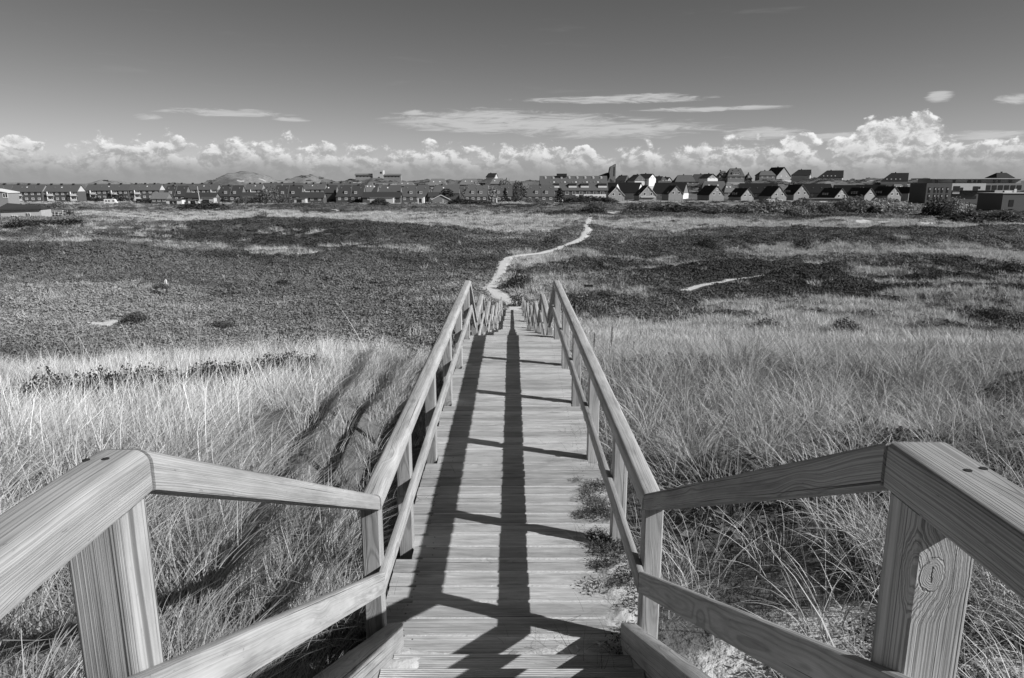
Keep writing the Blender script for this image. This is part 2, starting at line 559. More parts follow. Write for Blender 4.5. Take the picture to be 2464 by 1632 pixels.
# the two sandy paths, as centre lines (photo pixels) with half widths
PATH1 = [(1240, 752, 0.7), (1232, 742, 0.75), (1206, 728, 0.85), (1182, 706, 0.9), (1188, 690, 0.75), (1204, 670, 0.7), (1208, 652, 0.75), (1212, 636, 0.85), (1226, 624, 0.75), (1250, 619, 0.65), (1300, 614, 0.7),
         (1340, 604, 0.8), (1372, 594, 0.9), (1400, 580, 0.9), (1414, 564, 1.0), (1411, 552, 0.8), (1415, 540, 0.9), (1420, 530, 0.7)]
PATH2 = [(1645, 706, 0.55), (1690, 694, 0.6), (1740, 682, 0.55), (1800, 673, 0.5), (1870, 664, 0.45), (1950, 656, 0.45), (2040, 651, 0.4), (2120, 648, 0.3)]


def px_line(line, z):
    out_ = []
    for (u, v, hw) in line:
        d = px_dir(u, v)
        k = z / d.z
        out_.append((d.x * k, d.y * k, hw))
    return out_


PATHX = [(p[0], p[1], p[2] * 0.95) for p in px_line(PATH2, -10.6)]
PATHP = [(0.0, 46.2, 0.8), (0.1, 50.0, 0.95)] + [(p[0], p[1], p[2] * 0.95) for p in px_line(PATH1, -10.85) if p[1] > 52]


def H(x, y):
    x, y = np.asarray(x, float), np.asarray(y, float)
    wl = sstep(-0.9, -2.6, x)
    wr = sstep(0.9, 2.6, x)
    z = prof(PC, y) * (1 - wl - wr) + prof(PL, y) * wl + prof(PR, y) * wr
    near = 1 - sstep(14, 26, y)
    z = z + wl * near * 0.05 * np.clip(x + 7, -6, 6)
    z = z + wr * near * (-0.02) * np.clip(x - 3, 0, 20)
    z = z - 0.24 * np.exp(-((x + 1.35) / 0.5) ** 2) * sstep(3.6, 5.2, y) * (1 - sstep(11, 13, y))     # hollow beside the left rail
    # hummocks
    side = np.maximum(wl, wr)
    z = z + side * near * (fbm(x * 0.55, y * 0.55, 3, 3) - 0.5) * 0.42
    far1 = sstep(26, 60, y)
    z = z + (1 - near) * side * (fbm(x * 0.12, y * 0.12, 21, 3) - 0.5) * 1.1 * (1 - far1 * 0.2)
    z = z + far1 * (fbm(x * 0.045, y * 0.06, 31, 4) - 0.5) * 2.8 * (1 - sstep(380, 430, y))
    z = z + sstep(16, 40, y) * (fbm(x * 0.5, y * 0.5, 41, 3) - 0.5) * 0.5 * (1 - sstep(300, 430, y)) * np.maximum(side, far1)
    for m in MOUNDS:
        z = z + gauss(x, y, m) * 1.15
    dn = 0.0
    for m in DUNES:
        dn = np.maximum(dn, gauss(x, y, m)) + 0.12 * gauss(x, y, m)
    z = z + dn * (0.55 + 0.90 * fbm(x * 0.025, y * 0.02, 51, 4)) + sstep(2, 8, dn) * (fbm(x * 0.06, y * 0.04, 61, 4, 0.6) - 0.5) * 6.0
    # gentle rise under the second row of houses on the right
    z = z + 4.0 * sstep(500, 580, y) * sstep(60, 140, x) * (1 - sstep(700, 900, y))
    wp = np.exp(-(seg_dist(x, y, PATHP) / 5.5) ** 2) * sstep(46, 52, y)
    wq = np.exp(-(seg_dist(x, y, PATHX) / 5.0) ** 2)
    z = z * (1 - wq) + wq * (prof(PR, y) + 0.55)
    z = z * (1 - wp) + wp * (prof(PR, y) + 0.45 + 0.5 * sstep(110, 170, y))
    z = z + 0.6 * np.exp(-((np.abs(x) - 1.9) / 0.7) ** 2) * sstep(12, 20, y) * (1 - sstep(36, 46, y)) * 0.5
    return z


def hz(x, y):
    return float(H(np.array([x]), np.array([y]))[0])


def ground_px(u, v, lift=0.0):
    """point of the terrain seen at a photo pixel (first hit of the ray)"""
    d = px_dir(u, v)
    t = np.concatenate([np.arange(2, 60, 0.1), np.geomspace(60, 3000, 4000)])
    X, Y, Z = d.x * t, d.y * t, d.z * t
    below = Z < H(X, Y) + lift
    k = int(np.argmax(below)) if below.any() else len(t) - 1
    return float(X[k]), float(Y[k])


def plain_px(pts, z=-11.0):
    """photo pixels on the plain -> ground polygon"""
    out_ = []
    for (u, v) in pts:
        d = px_dir(u, v)
        k = z / d.z
        out_.append((d.x * k, d.y * k))
    return np.array(out_)


def inpoly(poly, x, y):
    ins = np.zeros(np.shape(x), bool)
    n = len(poly)
    for i in range(n):
        x0, y0 = poly[i]
        x1, y1 = poly[(i + 1) % n]
        c = ((y0 > y) != (y1 > y)) & (x < (x1 - x0) * (y - y0) / (y1 - y0 + 1e-12) + x0)
        ins ^= c
    return ins


# plant zones on the plain: (polygon, amount of pale grass)
ZG = [([(150, 512), (420, 516), (620, 508), (900, 512), (1200, 517), (1400, 526), (1405, 546), (1230, 562), (1080, 556), (900, 545), (760, 532), (620, 540), (540, 548), (330, 538), (150, 540)], 1.0),
      ([(1410, 532), (1600, 530), (1900, 532), (2470, 532), (2600, 536), (2600, 550), (2000, 553), (1760, 555), (1620, 562), (1480, 552), (1420, 548)], 0.95),
      ([(-100, 496), (300, 492), (620, 493), (1200, 494), (1500, 491), (2000, 490), (2000, 484), (600, 483), (-100, 484)], 0.85),
      ([(310, 566), (420, 556), (560, 575), (680, 592), (790, 612), (760, 632), (620, 640), (520, 628), (420, 606), (330, 598)], 0.62),
      ([(-60, 560), (140, 560), (300, 576), (200, 590), (-60, 596)], 0.45),
      ([(1188, 652), (1250, 618), (1330, 602), (1500, 622), (1700, 612), (1880, 604), (2100, 602), (2600, 606), (2600, 660), (2200, 668), (1960, 654), (1720, 648), (1560, 660), (1400, 640), (1300, 648), (1230, 690), (1200, 700)], 0.95),
      ([(1990, 640), (2600, 625), (2600, 800), (2250, 745), (2060, 690)], 0.62),
      ([(1250, 690), (1400, 668), (1600, 690), (1980, 700), (2150, 740), (2000, 775), (1640, 770), (1420, 770), (1300, 750)], 0.30),
      ([(-100, 745), (300, 730), (620, 715), (1040, 705), (1100, 760), (1060, 830), (-100, 860)], 0.16),
      ([(1280, 720), (1640, 735), (2464, 730), (2700, 760), (2700, 900), (1300, 900)], 0.66),
      ([(1400, 540), (1500, 560), (1600, 600), (1450, 600), (1330, 590)], 0.3)]
ZG = [(plain_px(p), a) for p, a in ZG]
ZD = [([(1330, 640), (1500, 655), (1640, 668), (1980, 690), (1960, 700), (1640, 690), (1420, 668)], 0.12), ([(1650, 575), (2000, 568), (2464, 580), (2464, 604), (2100, 598), (1700, 604)], 0.10), ([(1600, 702), (1680, 676), (1800, 656), (1990, 664), (1900, 690), (1720, 700)], 0.15), ([(1700, 720), (2000, 706), (2100, 740), (1900, 760), (1720, 745)], 0.25)]
ZD = [(plain_px(p), a) for p, a in ZD]
ZS = [[(175, 783), (215, 772), (285, 768), (300, 776), (255, 792), (200, 797)], [(235, 696), (290, 689), (300, 694), (255, 700)],
      [(305, 712), (350, 694), (378, 687), (350, 702)],
      [(1800, 536), (2000, 534), (2300, 536), (2500, 538), (2500, 541), (2200, 541), (1900, 541)], [(1230, 512), (1300, 508), (1350, 514), (1260, 516)],
      [(1430, 514), (1500, 512), (1545, 520), (1470, 522)], [(1200, 506), (1216, 504), (1214, 512), (1195, 513)], [(800, 506), (870, 509), (830, 511)],
      [(2300, 541), (2464, 540), (2464, 545), (2330, 546)]]
ZS = [plain_px(p) for p in ZS]

PATHW = PATHP


def zones(x, y):
    """pale-grass amount, sand amount, tone 0..1 at ground points"""
    jx = (fbm(x * 0.22, y * 0.22, 71, 3) - 0.5)
    jy = (fbm(x * 0.22 + 50, y * 0.22, 72, 3) - 0.5)
    sc = np.clip(np.asarray(y) * 0.05, 1.0, 16.0)
    xx, yy = x + jx * sc, y + jy * sc * 1.6
    g = 0.10 + 0.55 * sstep(0.56, 0.68, fbm(x * 0.045, y * 0.09, 76, 4)) * (np.asarray(y) > 55)
    for p, a in ZG:
        g = np.where(inpoly(p, xx, yy), np.maximum(g, a), g)
    for p, a in ZD:
        g = np.where(inpoly(p, xx, yy), a, g)
    # marram on the near slope: left down to the crest, right down to the foot
    gl = (x < 0) & (yy < 20 + jx * 3)
    gr = (x >= 0) & (yy < 46 + jx * 10)
    g = np.where(gl | gr, 1.0, g)
    # dark bands of crowberry in the pale grass
    pat = fbm(x * 0.10, y * 0.16, 81, 4)
    lowp = np.where(y > 165, 0.88, 0.30)
    g = np.where(y > 30, g * (lowp + (1 - lowp) * sstep(0.40, 0.54, pat)), g)
    s = np.zeros(np.shape(x))
    for p in ZS:
        s = np.where(inpoly(p, x + jx * sc * 0.25, y + jy * sc * 0.4) & ((y < 150) | (fbm(x * 0.22, y * 0.10, 97, 3) > 0.52)), 1.0, s)
    pd = seg_dist(x + jx * 0.9, y + jy * 0.9, PATHW)
    s = np.maximum(s, np.where(y > 45.5, sstep(1.25, 0.85, pd), 0))
    s = np.maximum(s, 0.9 * sstep(1.4, 0.8, seg_dist(x + jx * 0.9, y + jy * 1.4, PATHX)))
    # blown sand beside the foot of the near stair, on the right
    s = np.maximum(s, 1.2 * np.exp(-((x - 1.7) / 0.85) ** 2 - ((y - 3.25) / 0.65) ** 2) * (x > 0.6))
    s = np.maximum(s, 0.6 * np.exp(-((x + 1.1) / 0.25) ** 2 - ((y - 3.3) / 0.4) ** 2))
    hills = sstep(540, 600, y)
    dune_g = sstep(0.42, 0.58, fbm(x * 0.03, y * 0.05, 91, 4) + 0.12 * sstep(-150, -260, x))
    g = np.where(y > 540, g * (1 - hills) + hills * np.where(x < -110, 0.05 + 0.55 * dune_g, 0.3 * dune_g), g)
    s = np.where((y > 540) & (fbm(x * 0.08, y * 0.10, 95, 3) > np.where(x < -110, 0.80, 0.74)), 0.6, s)
    return g, s


def build_terrain():
    ys = list(np.arange(-14, 0, 0.5)) + list(np.arange(0, 14, 0.13))
    y = 14.0
    while y < 1150:
        ys.append(y)
        y *= 1.0072
    ys += list(np.geomspace(1150, 9000, 40))
    ys = np.array(ys)
    ncol = 430
    s = np.linspace(-1, 1, ncol)
    s = np.sign(s) * (0.55 * np.abs(s) + 0.45 * np.abs(s) ** 2)
    wid = 15 + 0.88 * np.maximum(ys, 0)
    X = s[None, :] * wid[:, None]
    Y = np.repeat(ys[:, None], ncol, 1)
    Z = H(X, Y)
    g, sd = zones(X, Y)
    nr = len(ys)
    co = np.stack([X, Y, Z], -1).reshape(-1, 3)
    idx = np.arange(nr * ncol).reshape(nr, ncol)
    q = np.stack([idx[:-1, :-1], idx[:-1, 1:], idx[1:, 1:], idx[1:, :-1]], -1).reshape(-1, 4)
    me = bpy.data.meshes.new('terrain')
    me.vertices.add(len(co))
    me.vertices.foreach_set('co', co.ravel())
    me.loops.add(q.size)
    me.loops.foreach_set('vertex_index', q.ravel().astype(np.int32))
    me.polygons.add(len(q))
    me.polygons.foreach_set('loop_start', np.arange(0, q.size, 4, dtype=np.int32))
    me.update(calc_edges=True)
    me.polygons.foreach_set('use_smooth', np.ones(len(q), bool))
    g = np.where(Y < 46, 0.12, g)                             # dark litter under the marram, shade between the blades put into the tone
    for nm, arr in (('grass', g), ('sandy', sd)):
        a = me.attributes.new(nm, 'FLOAT', 'POINT')
        a.data.foreach_set('value', arr.ravel().astype(np.float32))
    return me


def ground_material():
    m_ = bpy.data.materials.new('heath_ground')
    m_.use_nodes = True
    t = NT(m_.node_tree)
    ge = t.n('ShaderNodeNewGeometry')
    P = ge.outputs['Position']
    g = t.n('ShaderNodeAttribute', attribute_name='grass').outputs['Fac']
    s = t.n('ShaderNodeAttribute', attribute_name='sandy').outputs['Fac']
    n1 = t.noise(P, 0.35, 6.0, 0.65)
    n2 = t.noise(P, 3.0, 5.0, 0.65)
    n3 = t.noise(t.vm('MULTIPLY', P, (0.25, 0.9, 1.0)), 1.0, 5.0, 0.6)
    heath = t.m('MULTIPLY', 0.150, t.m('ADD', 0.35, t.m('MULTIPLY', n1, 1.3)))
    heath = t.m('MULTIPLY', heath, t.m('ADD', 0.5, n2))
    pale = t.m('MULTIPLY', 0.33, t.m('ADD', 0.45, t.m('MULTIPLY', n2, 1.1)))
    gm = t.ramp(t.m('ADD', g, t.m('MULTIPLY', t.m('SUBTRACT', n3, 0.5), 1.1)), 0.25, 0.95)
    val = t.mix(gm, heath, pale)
    sand = t.m('MULTIPLY', 0.62, t.m('ADD', 0.75, t.m('MULTIPLY', n2, 0.5)))
    sm = t.ramp(t.m('ADD', s, t.m('MULTIPLY', t.m('SUBTRACT', n2, 0.5), 0.6)), 0.4, 0.65)
    val = t.mix(sm, val, sand)
    b = t.n('ShaderNodeBsdfPrincipled')
    t.l(t.grey(val), b.inputs['Base Color'])
    b.inputs['Roughness'].default_value = 0.95
    b.inputs['Specular IOR Level'].default_value = 0.1
    bp = t.n('ShaderNodeBump')
    bp.inputs['Distance'].default_value = 0.12
    bp.inputs['Strength'].default_value = 0.7
    t.l(t.m('ADD', n2, t.m('MULTIPLY', t.noise(P, 14.0, 4.0, 0.6), 0.3)), bp.inputs['Height'])
    t.l(bp.outputs[0], b.inputs['Normal'])
    o = t.n('ShaderNodeOutputMaterial')
    t.l(b.outputs[0], o.inputs[0])
    return m_


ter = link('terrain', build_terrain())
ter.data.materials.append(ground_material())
tag(ter, 'dune slope and heath plain running out to the dunes', None, None, 'structure')

# sandy path: its own worn sheet a little above the ground
def build_path():
    pts = []
    for a, b in zip(PATHW[:-1], PATHW[1:]):
        n = max(2, int(math.hypot(b[0] - a[0], b[1] - a[1]) / 0.45))
        for i in range(n):
            k = i / n
            pts.append((a[0] + (b[0] - a[0]) * k, a[1] + (b[1] - a[1]) * k, a[2] + (b[2] - a[2]) * k))
    pts.append(PATHW[-1])
    p = np.array(pts)
    for _ in range(10):
        p[1:-1] = 0.5 * p[1:-1] + 0.25 * (p[:-2] + p[2:])
    tx, ty = np.gradient(p[:, 0]), np.gradient(p[:, 1])
    L = np.hypot(tx, ty)
    nx, ny = ty / L, -tx / L
    ncol = 9
    rows = []
    for j in range(ncol):
        o = -1 + 2 * j / (ncol - 1)
        wv = 1.0 + 0.5 * (fbm(p[:, 1] * 0.5 + j * 0.02 + (9 if o > 0 else 0), p[:, 0] * 0.5, 101, 3) - 0.5)
        x = p[:, 0] + nx * o * p[:, 2] * wv
        y = p[:, 1] + ny * o * p[:, 2] * wv
        z = H(x, y) + 0.03 - 0.09 * (abs(o) > 0.9) + 0.03 * (fbm(x * 3, y * 3, 103, 2) - 0.5)
        rows.append(np.stack([x, y, z], -1))
    V = np.stack(rows, 1)
    n = len(p)
    idx = np.arange(n * ncol).reshape(n, ncol)
    q = np.stack([idx[:-1, :-1], idx[:-1, 1:], idx[1:, 1:], idx[1:, :-1]], -1).reshape(-1, 4)
    me = bpy.data.meshes.new('path')
    me.from_pydata(V.reshape(-1, 3).tolist(), [], q.tolist())
    me.polygons.foreach_set('use_smooth', np.ones(len(q), bool))
    return me


M_sand = mat('dune_sand', 0.66, 0.95, 0.18, 5.0, 0.03, 0.05)
pth = link('path', build_path())
pth.data.materials.append(M_sand)
tag(pth, 'pale sandy footpath winding from the boardwalk across the heath', None, None, 'structure')


# ------------------------------------------------------------------ boardwalk
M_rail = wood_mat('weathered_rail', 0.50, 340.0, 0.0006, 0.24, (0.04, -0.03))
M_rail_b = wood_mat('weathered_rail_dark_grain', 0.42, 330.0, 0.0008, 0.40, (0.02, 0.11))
M_post = wood_mat('post_wood', 0.48, 300.0, 0.0006, 0.34, (0.015, 0.16))
M_post_stripe = wood_mat('post_wood_straight_grain', 0.46, 420.0, 0.0011, 0.60, (0.60, 0.05), objvar=0.02, wander=0.006, loose_knots=0.0)
M_post_knot = wood_mat('post_wood_with_knot', 0.50, 330.0, 0.0018, 0.45, (0.22, 0.10), knots=[(1.438, -0.020, -0.050, 0.0215)], objvar=0.02, wander=0.012, loose_knots=0.0)
M_plank = wood_mat('side_plank', 0.47, 230.0, 0.0005, 0.30, (0.05, 0.05))
M_deck = wood_mat('deck_board', 0.66, 260.0, 0.0016, 0.22, (0.05, 0.09), grooves=0.0125, objvar=0.20)
M_beam = wood_mat('stringer_wood', 0.42, 260.0, 0.0007, 0.34, (0.05, 0.12))
M_bolt = mat('rusty_bolt', 0.03, 0.6, 0.3, 300.0, 0.0, 0.4)

boardwalk = empty('boardwalk', (0, 3.2, -2.3))
tag(boardwalk, 'long weathered wooden boardwalk with railings stepping down the dune', 'boardwalk')
BW = Vector(boardwalk.location)


def set_gc(me, gc):
    a = me.attributes.new('gc', 'FLOAT_VECTOR', 'POINT')
    a.data.foreach_set('vector', np.array(gc, np.float32).ravel())


def prism_piece(name, prof_, P0, P1, A, B, material, parent=boardwalk, rings=None, sharp=32):
    """profile (a,b) swept from P0 to P1; A,B are the profile axes (so ends keep the plane of A,B)"""
    P0, P1, A, B = Vector(P0), Vector(P1), Vector(A), Vector(B)
    L = (P1 - P0).length
    n = len(prof_)
    ts = rings or [0.0, 1.0]
    vs_, gc = [], []
    for t in ts:
        p = P0.lerp(P1, t)
        for (a, b) in prof_:
            vs_.append(p + A * a + B * b - BW)
            gc.append((t * L, a, b))
    fs = []
    for k in range(len(ts) - 1):
        o = k * n
        for i in range(n):
            j = (i + 1) % n
            fs.append((o + i, o + j, o + n + j, o + n + i))
    fs.append(list(range(n - 1, -1, -1)))
    o = (len(ts) - 1) * n
    fs.append(list(range(o, o + n)))
    me = bpy.data.meshes.new(name)
    me.from_pydata(vs_, [], fs)
    bm = bmesh.new()
    bm.from_mesh(me)
    bmesh.ops.recalc_face_normals(bm, faces=bm.faces)
    bm.to_mesh(me)
    bm.free()
    set_gc(me, gc)
    me.polygons.foreach_set('use_smooth', np.ones(len(me.polygons), bool))
    me.set_sharp_from_angle(angle=math.radians(sharp))
    me.materials.append(material)
    return link(name, me, parent)


def round_prof(w_, t_, rt, rb, seg=5):
    """profile w wide, t high, b from 0 (bottom) to t; rounded top radius rt, bottom radius rb"""
    out_ = []
    for (cx, cz, r, a0) in ((w_ / 2 - rt, t_ - rt, rt, 0), (-w_ / 2 + rt, t_ - rt, rt, 90), (-w_ / 2 + rb, rb, rb, 180), (w_ / 2 - rb, rb, rb, 270)):
        k = seg if r > 0.01 else 2
        for i in range(k + 1):
            a = math.radians(a0 + 90 * i / k)
            out_.append((cx + r * math.cos(a), cz + r * math.sin(a)))
    return out_


def jit(s):
    return random.uniform(-s, s)


RAIL = round_prof(0.102, 0.078, 0.026, 0.006)
RAIL_R = round_prof(0.108, 0.084, 0.012, 0.005)
PLK = round_prof(0.030, 0.108, 0.005, 0.004)
XA, ZA = (1, 0, 0), (0, 0, 1)
RX = 0.676                                                # rail centre line
PX = 0.685                                                # post centre line
MX = 0.623                                                # inner plank centre line

# landings (y0, y1, deck level) from the upper one behind the camera down to the foot
LAND = [(-2.6, 1.34, -1.32), (2.98, 10.72, -2.30), (12.75, 15.55, -3.25), (17.6, 20.35, -4.20), (22.4, 25.1, -5.13), (27.2, 31.65, -6.12), (33.8, 38.2, -7.08), (40.4, 45.9, -8.10)]
RAIL_H = 0.85
BOARD = 0.156

# ---- deck boards
def board_mesh(length, width=0.139, th=0.030):
    pr = round_prof(width, th, 0.0115, 0.003)
    vs_, gc, n = [], [], len(pr)
    for sx_ in (-1, 1):
        for (a, b) in pr:
            vs_.append((sx_ * length / 2, a, b - th))
            gc.append((sx_ * length / 2, a, b))
    fs = [(i, (i + 1) % n, (i + 1) % n + n, i + n) for i in range(n)] + [list(range(n - 1, -1, -1)), list(range(n, 2 * n))]
    me = bpy.data.meshes.new('deck_board')
    me.from_pydata(vs_, [], fs)
    bm = bmesh.new()
    bm.from_mesh(me)
    bmesh.ops.recalc_face_normals(bm, faces=bm.faces)
    bm.to_mesh(me)
    bm.free()
    set_gc(me, gc)
    me.materials.append(M_deck)
    return me


BM = [board_mesh(l) for l in (1.44, 1.43, 1.452, 1.445, 1.436)]
TM = [board_mesh(l, 0.150, 0.034) for l in (1.09, 1.085, 1.092)]
POST_Y = {1: [3.205, 4.26, 5.74, 7.32, 8.92, 10.60]}
for li, (y0, y1, z) in enumerate(LAND):
    if li not in POST_Y:
        n = max(2, int(round((y1 - y0) / 1.5)) + 1)
        POST_Y[li] = [y0 + 0.15 + (y1 - y0 - 0.27) * k / (n - 1) for k in range(n)]
POST_Y[0] = [-2.3, -0.6, 1.115]
for li, (y0, y1, z) in enumerate(LAND):
    y = y0 + 0.08
    while y < y1 + 0.02:
        short = any(abs(y - py) < 0.125 for py in POST_Y[li])
        o = link('deck_board', random.choice(BM), boardwalk, (jit(0.008), y - BW.y + jit(0.002), z - BW.z + jit(0.003)),
                 (jit(0.004), jit(0.003), jit(0.003)))
        if short:                                          # boards are cut back round the posts
            o.scale = (0.885, 1, 1)
        y += BOARD
    for s in (-1, 1):
        prism_piece('joist', round_prof(0.06, 0.15, 0.004, 0.004), (s * 0.55, y0 + 0.02, z - 0.182), (s * 0.55, y1 - 0.02, z - 0.182), XA, ZA, M_beam)

# ---- rails, inner planks, posts
def seg_rail(side, a, b, name='handrail', prof_=RAIL, x=RX, material=M_rail):
    return prism_piece(name, prof_, (side * x + jit(0.003), a[0], a[1]), (side * x + jit(0.003), b[0], b[1]), XA, ZA, material)


def post(side, y, ztop, zbot, material=M_post, x=PX, w_=0.09, lean=0.003):
    c = 0.006
    h = w_ / 2
    pr = [(h - c, -h), (h, -h + c), (h, h - c), (h - c, h), (-h + c, h), (-h, h - c), (-h, -h + c), (-h + c, -h)]
    o = prism_piece('post', pr, (side * x, y, zbot), (side * x + jit(lean), y + jit(lean), ztop), XA, (0, 1, 0), material)
    return o


nL = len(LAND)
for side in (-1, 1):
    for li, (y0, y1, z) in enumerate(LAND):
        if li == 0:
            x_r = 0.688 if side < 0 else 0.712
            zt = -0.457 if side < 0 else -0.449
            pr = RAIL if side < 0 else RAIL_R
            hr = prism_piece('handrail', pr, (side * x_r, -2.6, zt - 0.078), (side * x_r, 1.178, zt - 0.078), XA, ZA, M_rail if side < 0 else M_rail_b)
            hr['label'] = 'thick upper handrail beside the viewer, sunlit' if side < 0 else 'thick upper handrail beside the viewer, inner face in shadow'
            for (bx, by) in (((0.0, 1.135), (-0.030, 1.130)) if side < 0 else ((0.006, 1.052), (0.036, 1.060))):
                m_ = MB()
                m_.bar((0, 0, -0.012), (0, 0, 0.0012), 0.0062, 0.0062, 10)
                bo = m_.build('bolt', M_bolt, hr)
                bo.location = Vector((side * x_r + bx, by, zt + (0.006 if side > 0 else 0.0))) - BW
            for y in POST_Y[0]:
                m_ = (M_post_stripe if side < 0 else M_post_knot) if y > 1 else M_post
                o = post(side, y, zt - 0.080, z - 0.75, m_, x_r, 0.094 if side < 0 else 0.100, 0.0)
            # stair rail and stair plank down to the deck
            zb = LAND[1][2] + RAIL_H
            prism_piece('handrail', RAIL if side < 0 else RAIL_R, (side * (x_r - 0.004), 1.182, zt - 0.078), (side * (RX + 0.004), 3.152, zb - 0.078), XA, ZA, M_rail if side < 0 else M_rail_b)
            xm = x_r - 0.062
            mp = prism_piece('side_plank', round_prof(0.032, 0.112, 0.006, 0.004), (side * xm, 1.02, -0.905), (side * MX, 3.09, LAND[1][2] + 0.372), XA, ZA, M_plank)
            prism_piece('side_plank', PLK, (side * xm, -2.6, z + 0.37), (side * xm, 1.012, z + 0.37), XA, ZA, M_plank)
            continue
        zt = z + RAIL_H
        ya, yb = (3.156, y1 + 0.06) if li == 1 else (y0 - 0.04, y1 + 0.06)
        if li == nL - 1:
            yb = y1 - 0.05
        seg_rail(side, (ya, zt - 0.078), (yb, zt - 0.078))
        prism_piece('side_plank', PLK, (side * MX + jit(0.003), ya - 0.06, z + 0.367), (side * MX + jit(0.003), yb, z + 0.367), XA, ZA, M_plank)
        for y in POST_Y[li]:
            gz = min(z - 0.3, hz(side * PX, y) - 0.15)
            post(side, y, zt - 0.080, gz)
        if li < nL - 1:
            y2, z2 = LAND[li + 1][0], LAND[li + 1][2]
            seg_rail(side, (yb + 0.004, zt - 0.078), (y2 - 0.044, z2 + RAIL_H - 0.078))
            prism_piece('side_plank', PLK, (side * MX, yb + 0.004, z + 0.367), (side * MX, y2 - 0.104, z2 + 0.367), XA, ZA, M_plank)
    # stringers of every flight
    for li in range(nL - 1):
        ya, za = LAND[li][1] + 0.02, LAND[li][2]
        yb, zb = LAND[li + 1][0] + 0.20, LAND[li + 1][2]
        if li == 0:
            ya, yb = 1.36, 3.20
        prism_piece('stringer', round_prof(0.072, 0.30, 0.006, 0.005), (side * 0.585, ya, za + 0.125 - 0.30), (side * 0.585, yb, zb + 0.135 - 0.30), XA, ZA, M_beam)

# ---- treads
for li in range(nL - 1):
    ya, za = (1.36, LAND[0][2]) if li == 0 else (LAND[li][1], LAND[li][2])
    yb, zb = LAND[li + 1][0], LAND[li + 1][2]
    n = 6
    run = (yb - ya) / (n - 1) if li else 0.315
    for k in range(1, n):
        zz = za + (zb - za) * k / n
        yy = ya + run * (k - 1)
        if li == 0:
            yy = 2.927 - 0.315 * (6 - k)
        for j in range(2):
            yc = yy + (0.076 + 0.158 * j)
            link('stair_tread', random.choice(TM), boardwalk, (jit(0.002), yc - BW.y, zz - BW.z + jit(0.002)), (jit(0.004), jit(0.003), jit(0.002)))

# ---- sand blown over the foot of the near stair
def sand_drift():
    nx_, ny_ = 170, 200
    xs = np.linspace(-0.56, 0.745, nx_)
    ysn = np.linspace(2.55, 5.3, ny_)
    X, Y = np.meshgrid(xs, ysn)
    n1 = fbm(X * 7, Y * 9, 201, 4) - 0.5
    n2 = fbm(X * 30, Y * 30, 207, 3) - 0.5
    cov = 1.15 * np.exp(-((X - 0.28) / 0.36) ** 2 - ((Y - 3.03) / 0.19) ** 2)
    cov = np.maximum(cov, 1.15 * np.exp(-((X + 0.46) / 0.22) ** 2 - ((Y - 3.03) / 0.20) ** 2))
    cov = np.maximum(cov, 1.15 * np.exp(-((X - 0.74) / 0.24) ** 2 - ((Y - 3.7) / 0.80) ** 2))
    cov = np.maximum(cov, 0.9 * np.exp(-((X - 0.74) / 0.13) ** 2 - ((Y - 4.8) / 0.5) ** 2))
    t_ = sstep(0.38, 1.05, cov + n1 * 0.9)
    h = 0.030 * t_ + 0.007 * n2 * t_ + 0.02 * np.exp(-((X + 0.55) / 0.08) ** 2 - ((Y - 3.02) / 0.14) ** 2)
    Z = -2.3055 + h
    # a little sand in the corners of the first step
    c1 = 1.1 * np.exp(-((X + 0.52) / 0.14) ** 2 - ((Y - 2.76) / 0.18) ** 2)
    t1 = sstep(0.4, 1.0, c1 + n1 * 0.8)
    Z = np.where(Y < 2.915, -2.1425 + 0.022 * t1 + 0.006 * n2 * t1, Z)
    V = np.stack([X, Y, Z], -1).reshape(-1, 3)
    idx = np.arange(nx_ * ny_).reshape(ny_, nx_)
    q = np.stack([idx[:-1, :-1], idx[:-1, 1:], idx[1:, 1:], idx[1:, :-1]], -1).reshape(-1, 4)
    me = bpy.data.meshes.new('sand_drift')
    me.from_pydata(V.tolist(), [], q.tolist())
    me.polygons.foreach_set('use_smooth', np.ones(len(q), bool))
    me.materials.append(mat('loose_sand', 0.60, 0.95, 0.12, 40.0, 0.006, 0.05))
    return me


sdr = link('sand_drift', sand_drift())
tag(sdr, 'pale sand blown over the boards at the stair foot', 'sand', None, 'stuff')


# ------------------------------------------------------------------ grass and ground cover
M_marram = leaf_mat('dry_marram', 0.58, 0.45, 0.10, 0.55, 0.35)
M_heather = leaf_mat('heather', 0.14, 0.22, 0.12, 0.8, 0.15)
M_creeper = leaf_mat('creeping_shrub_leaf', 0.10, 0.5, 0.15, 0.6, 0.3)
M_rose = leaf_mat('rose_leaf', 0.055, 0.55, 0.12, 0.5, 0.4, tone=False)
M_pale_leaf = leaf_mat('pale_willow_leaf', 0.36, 0.45, 0.2, 0.6, 0.3, tone=False)
M_mid_leaf = leaf_mat('grey_leaf', 0.19, 0.45, 0.2, 0.6, 0.3, tone=False)
M_dark_leaf = leaf_mat('evergreen_needles', 0.045, 0.5, 0.1, 0.6, 0.3, tone=False)
M_stem = mat('shrub_stem', 0.10, 0.9, 0.3, 8.0)


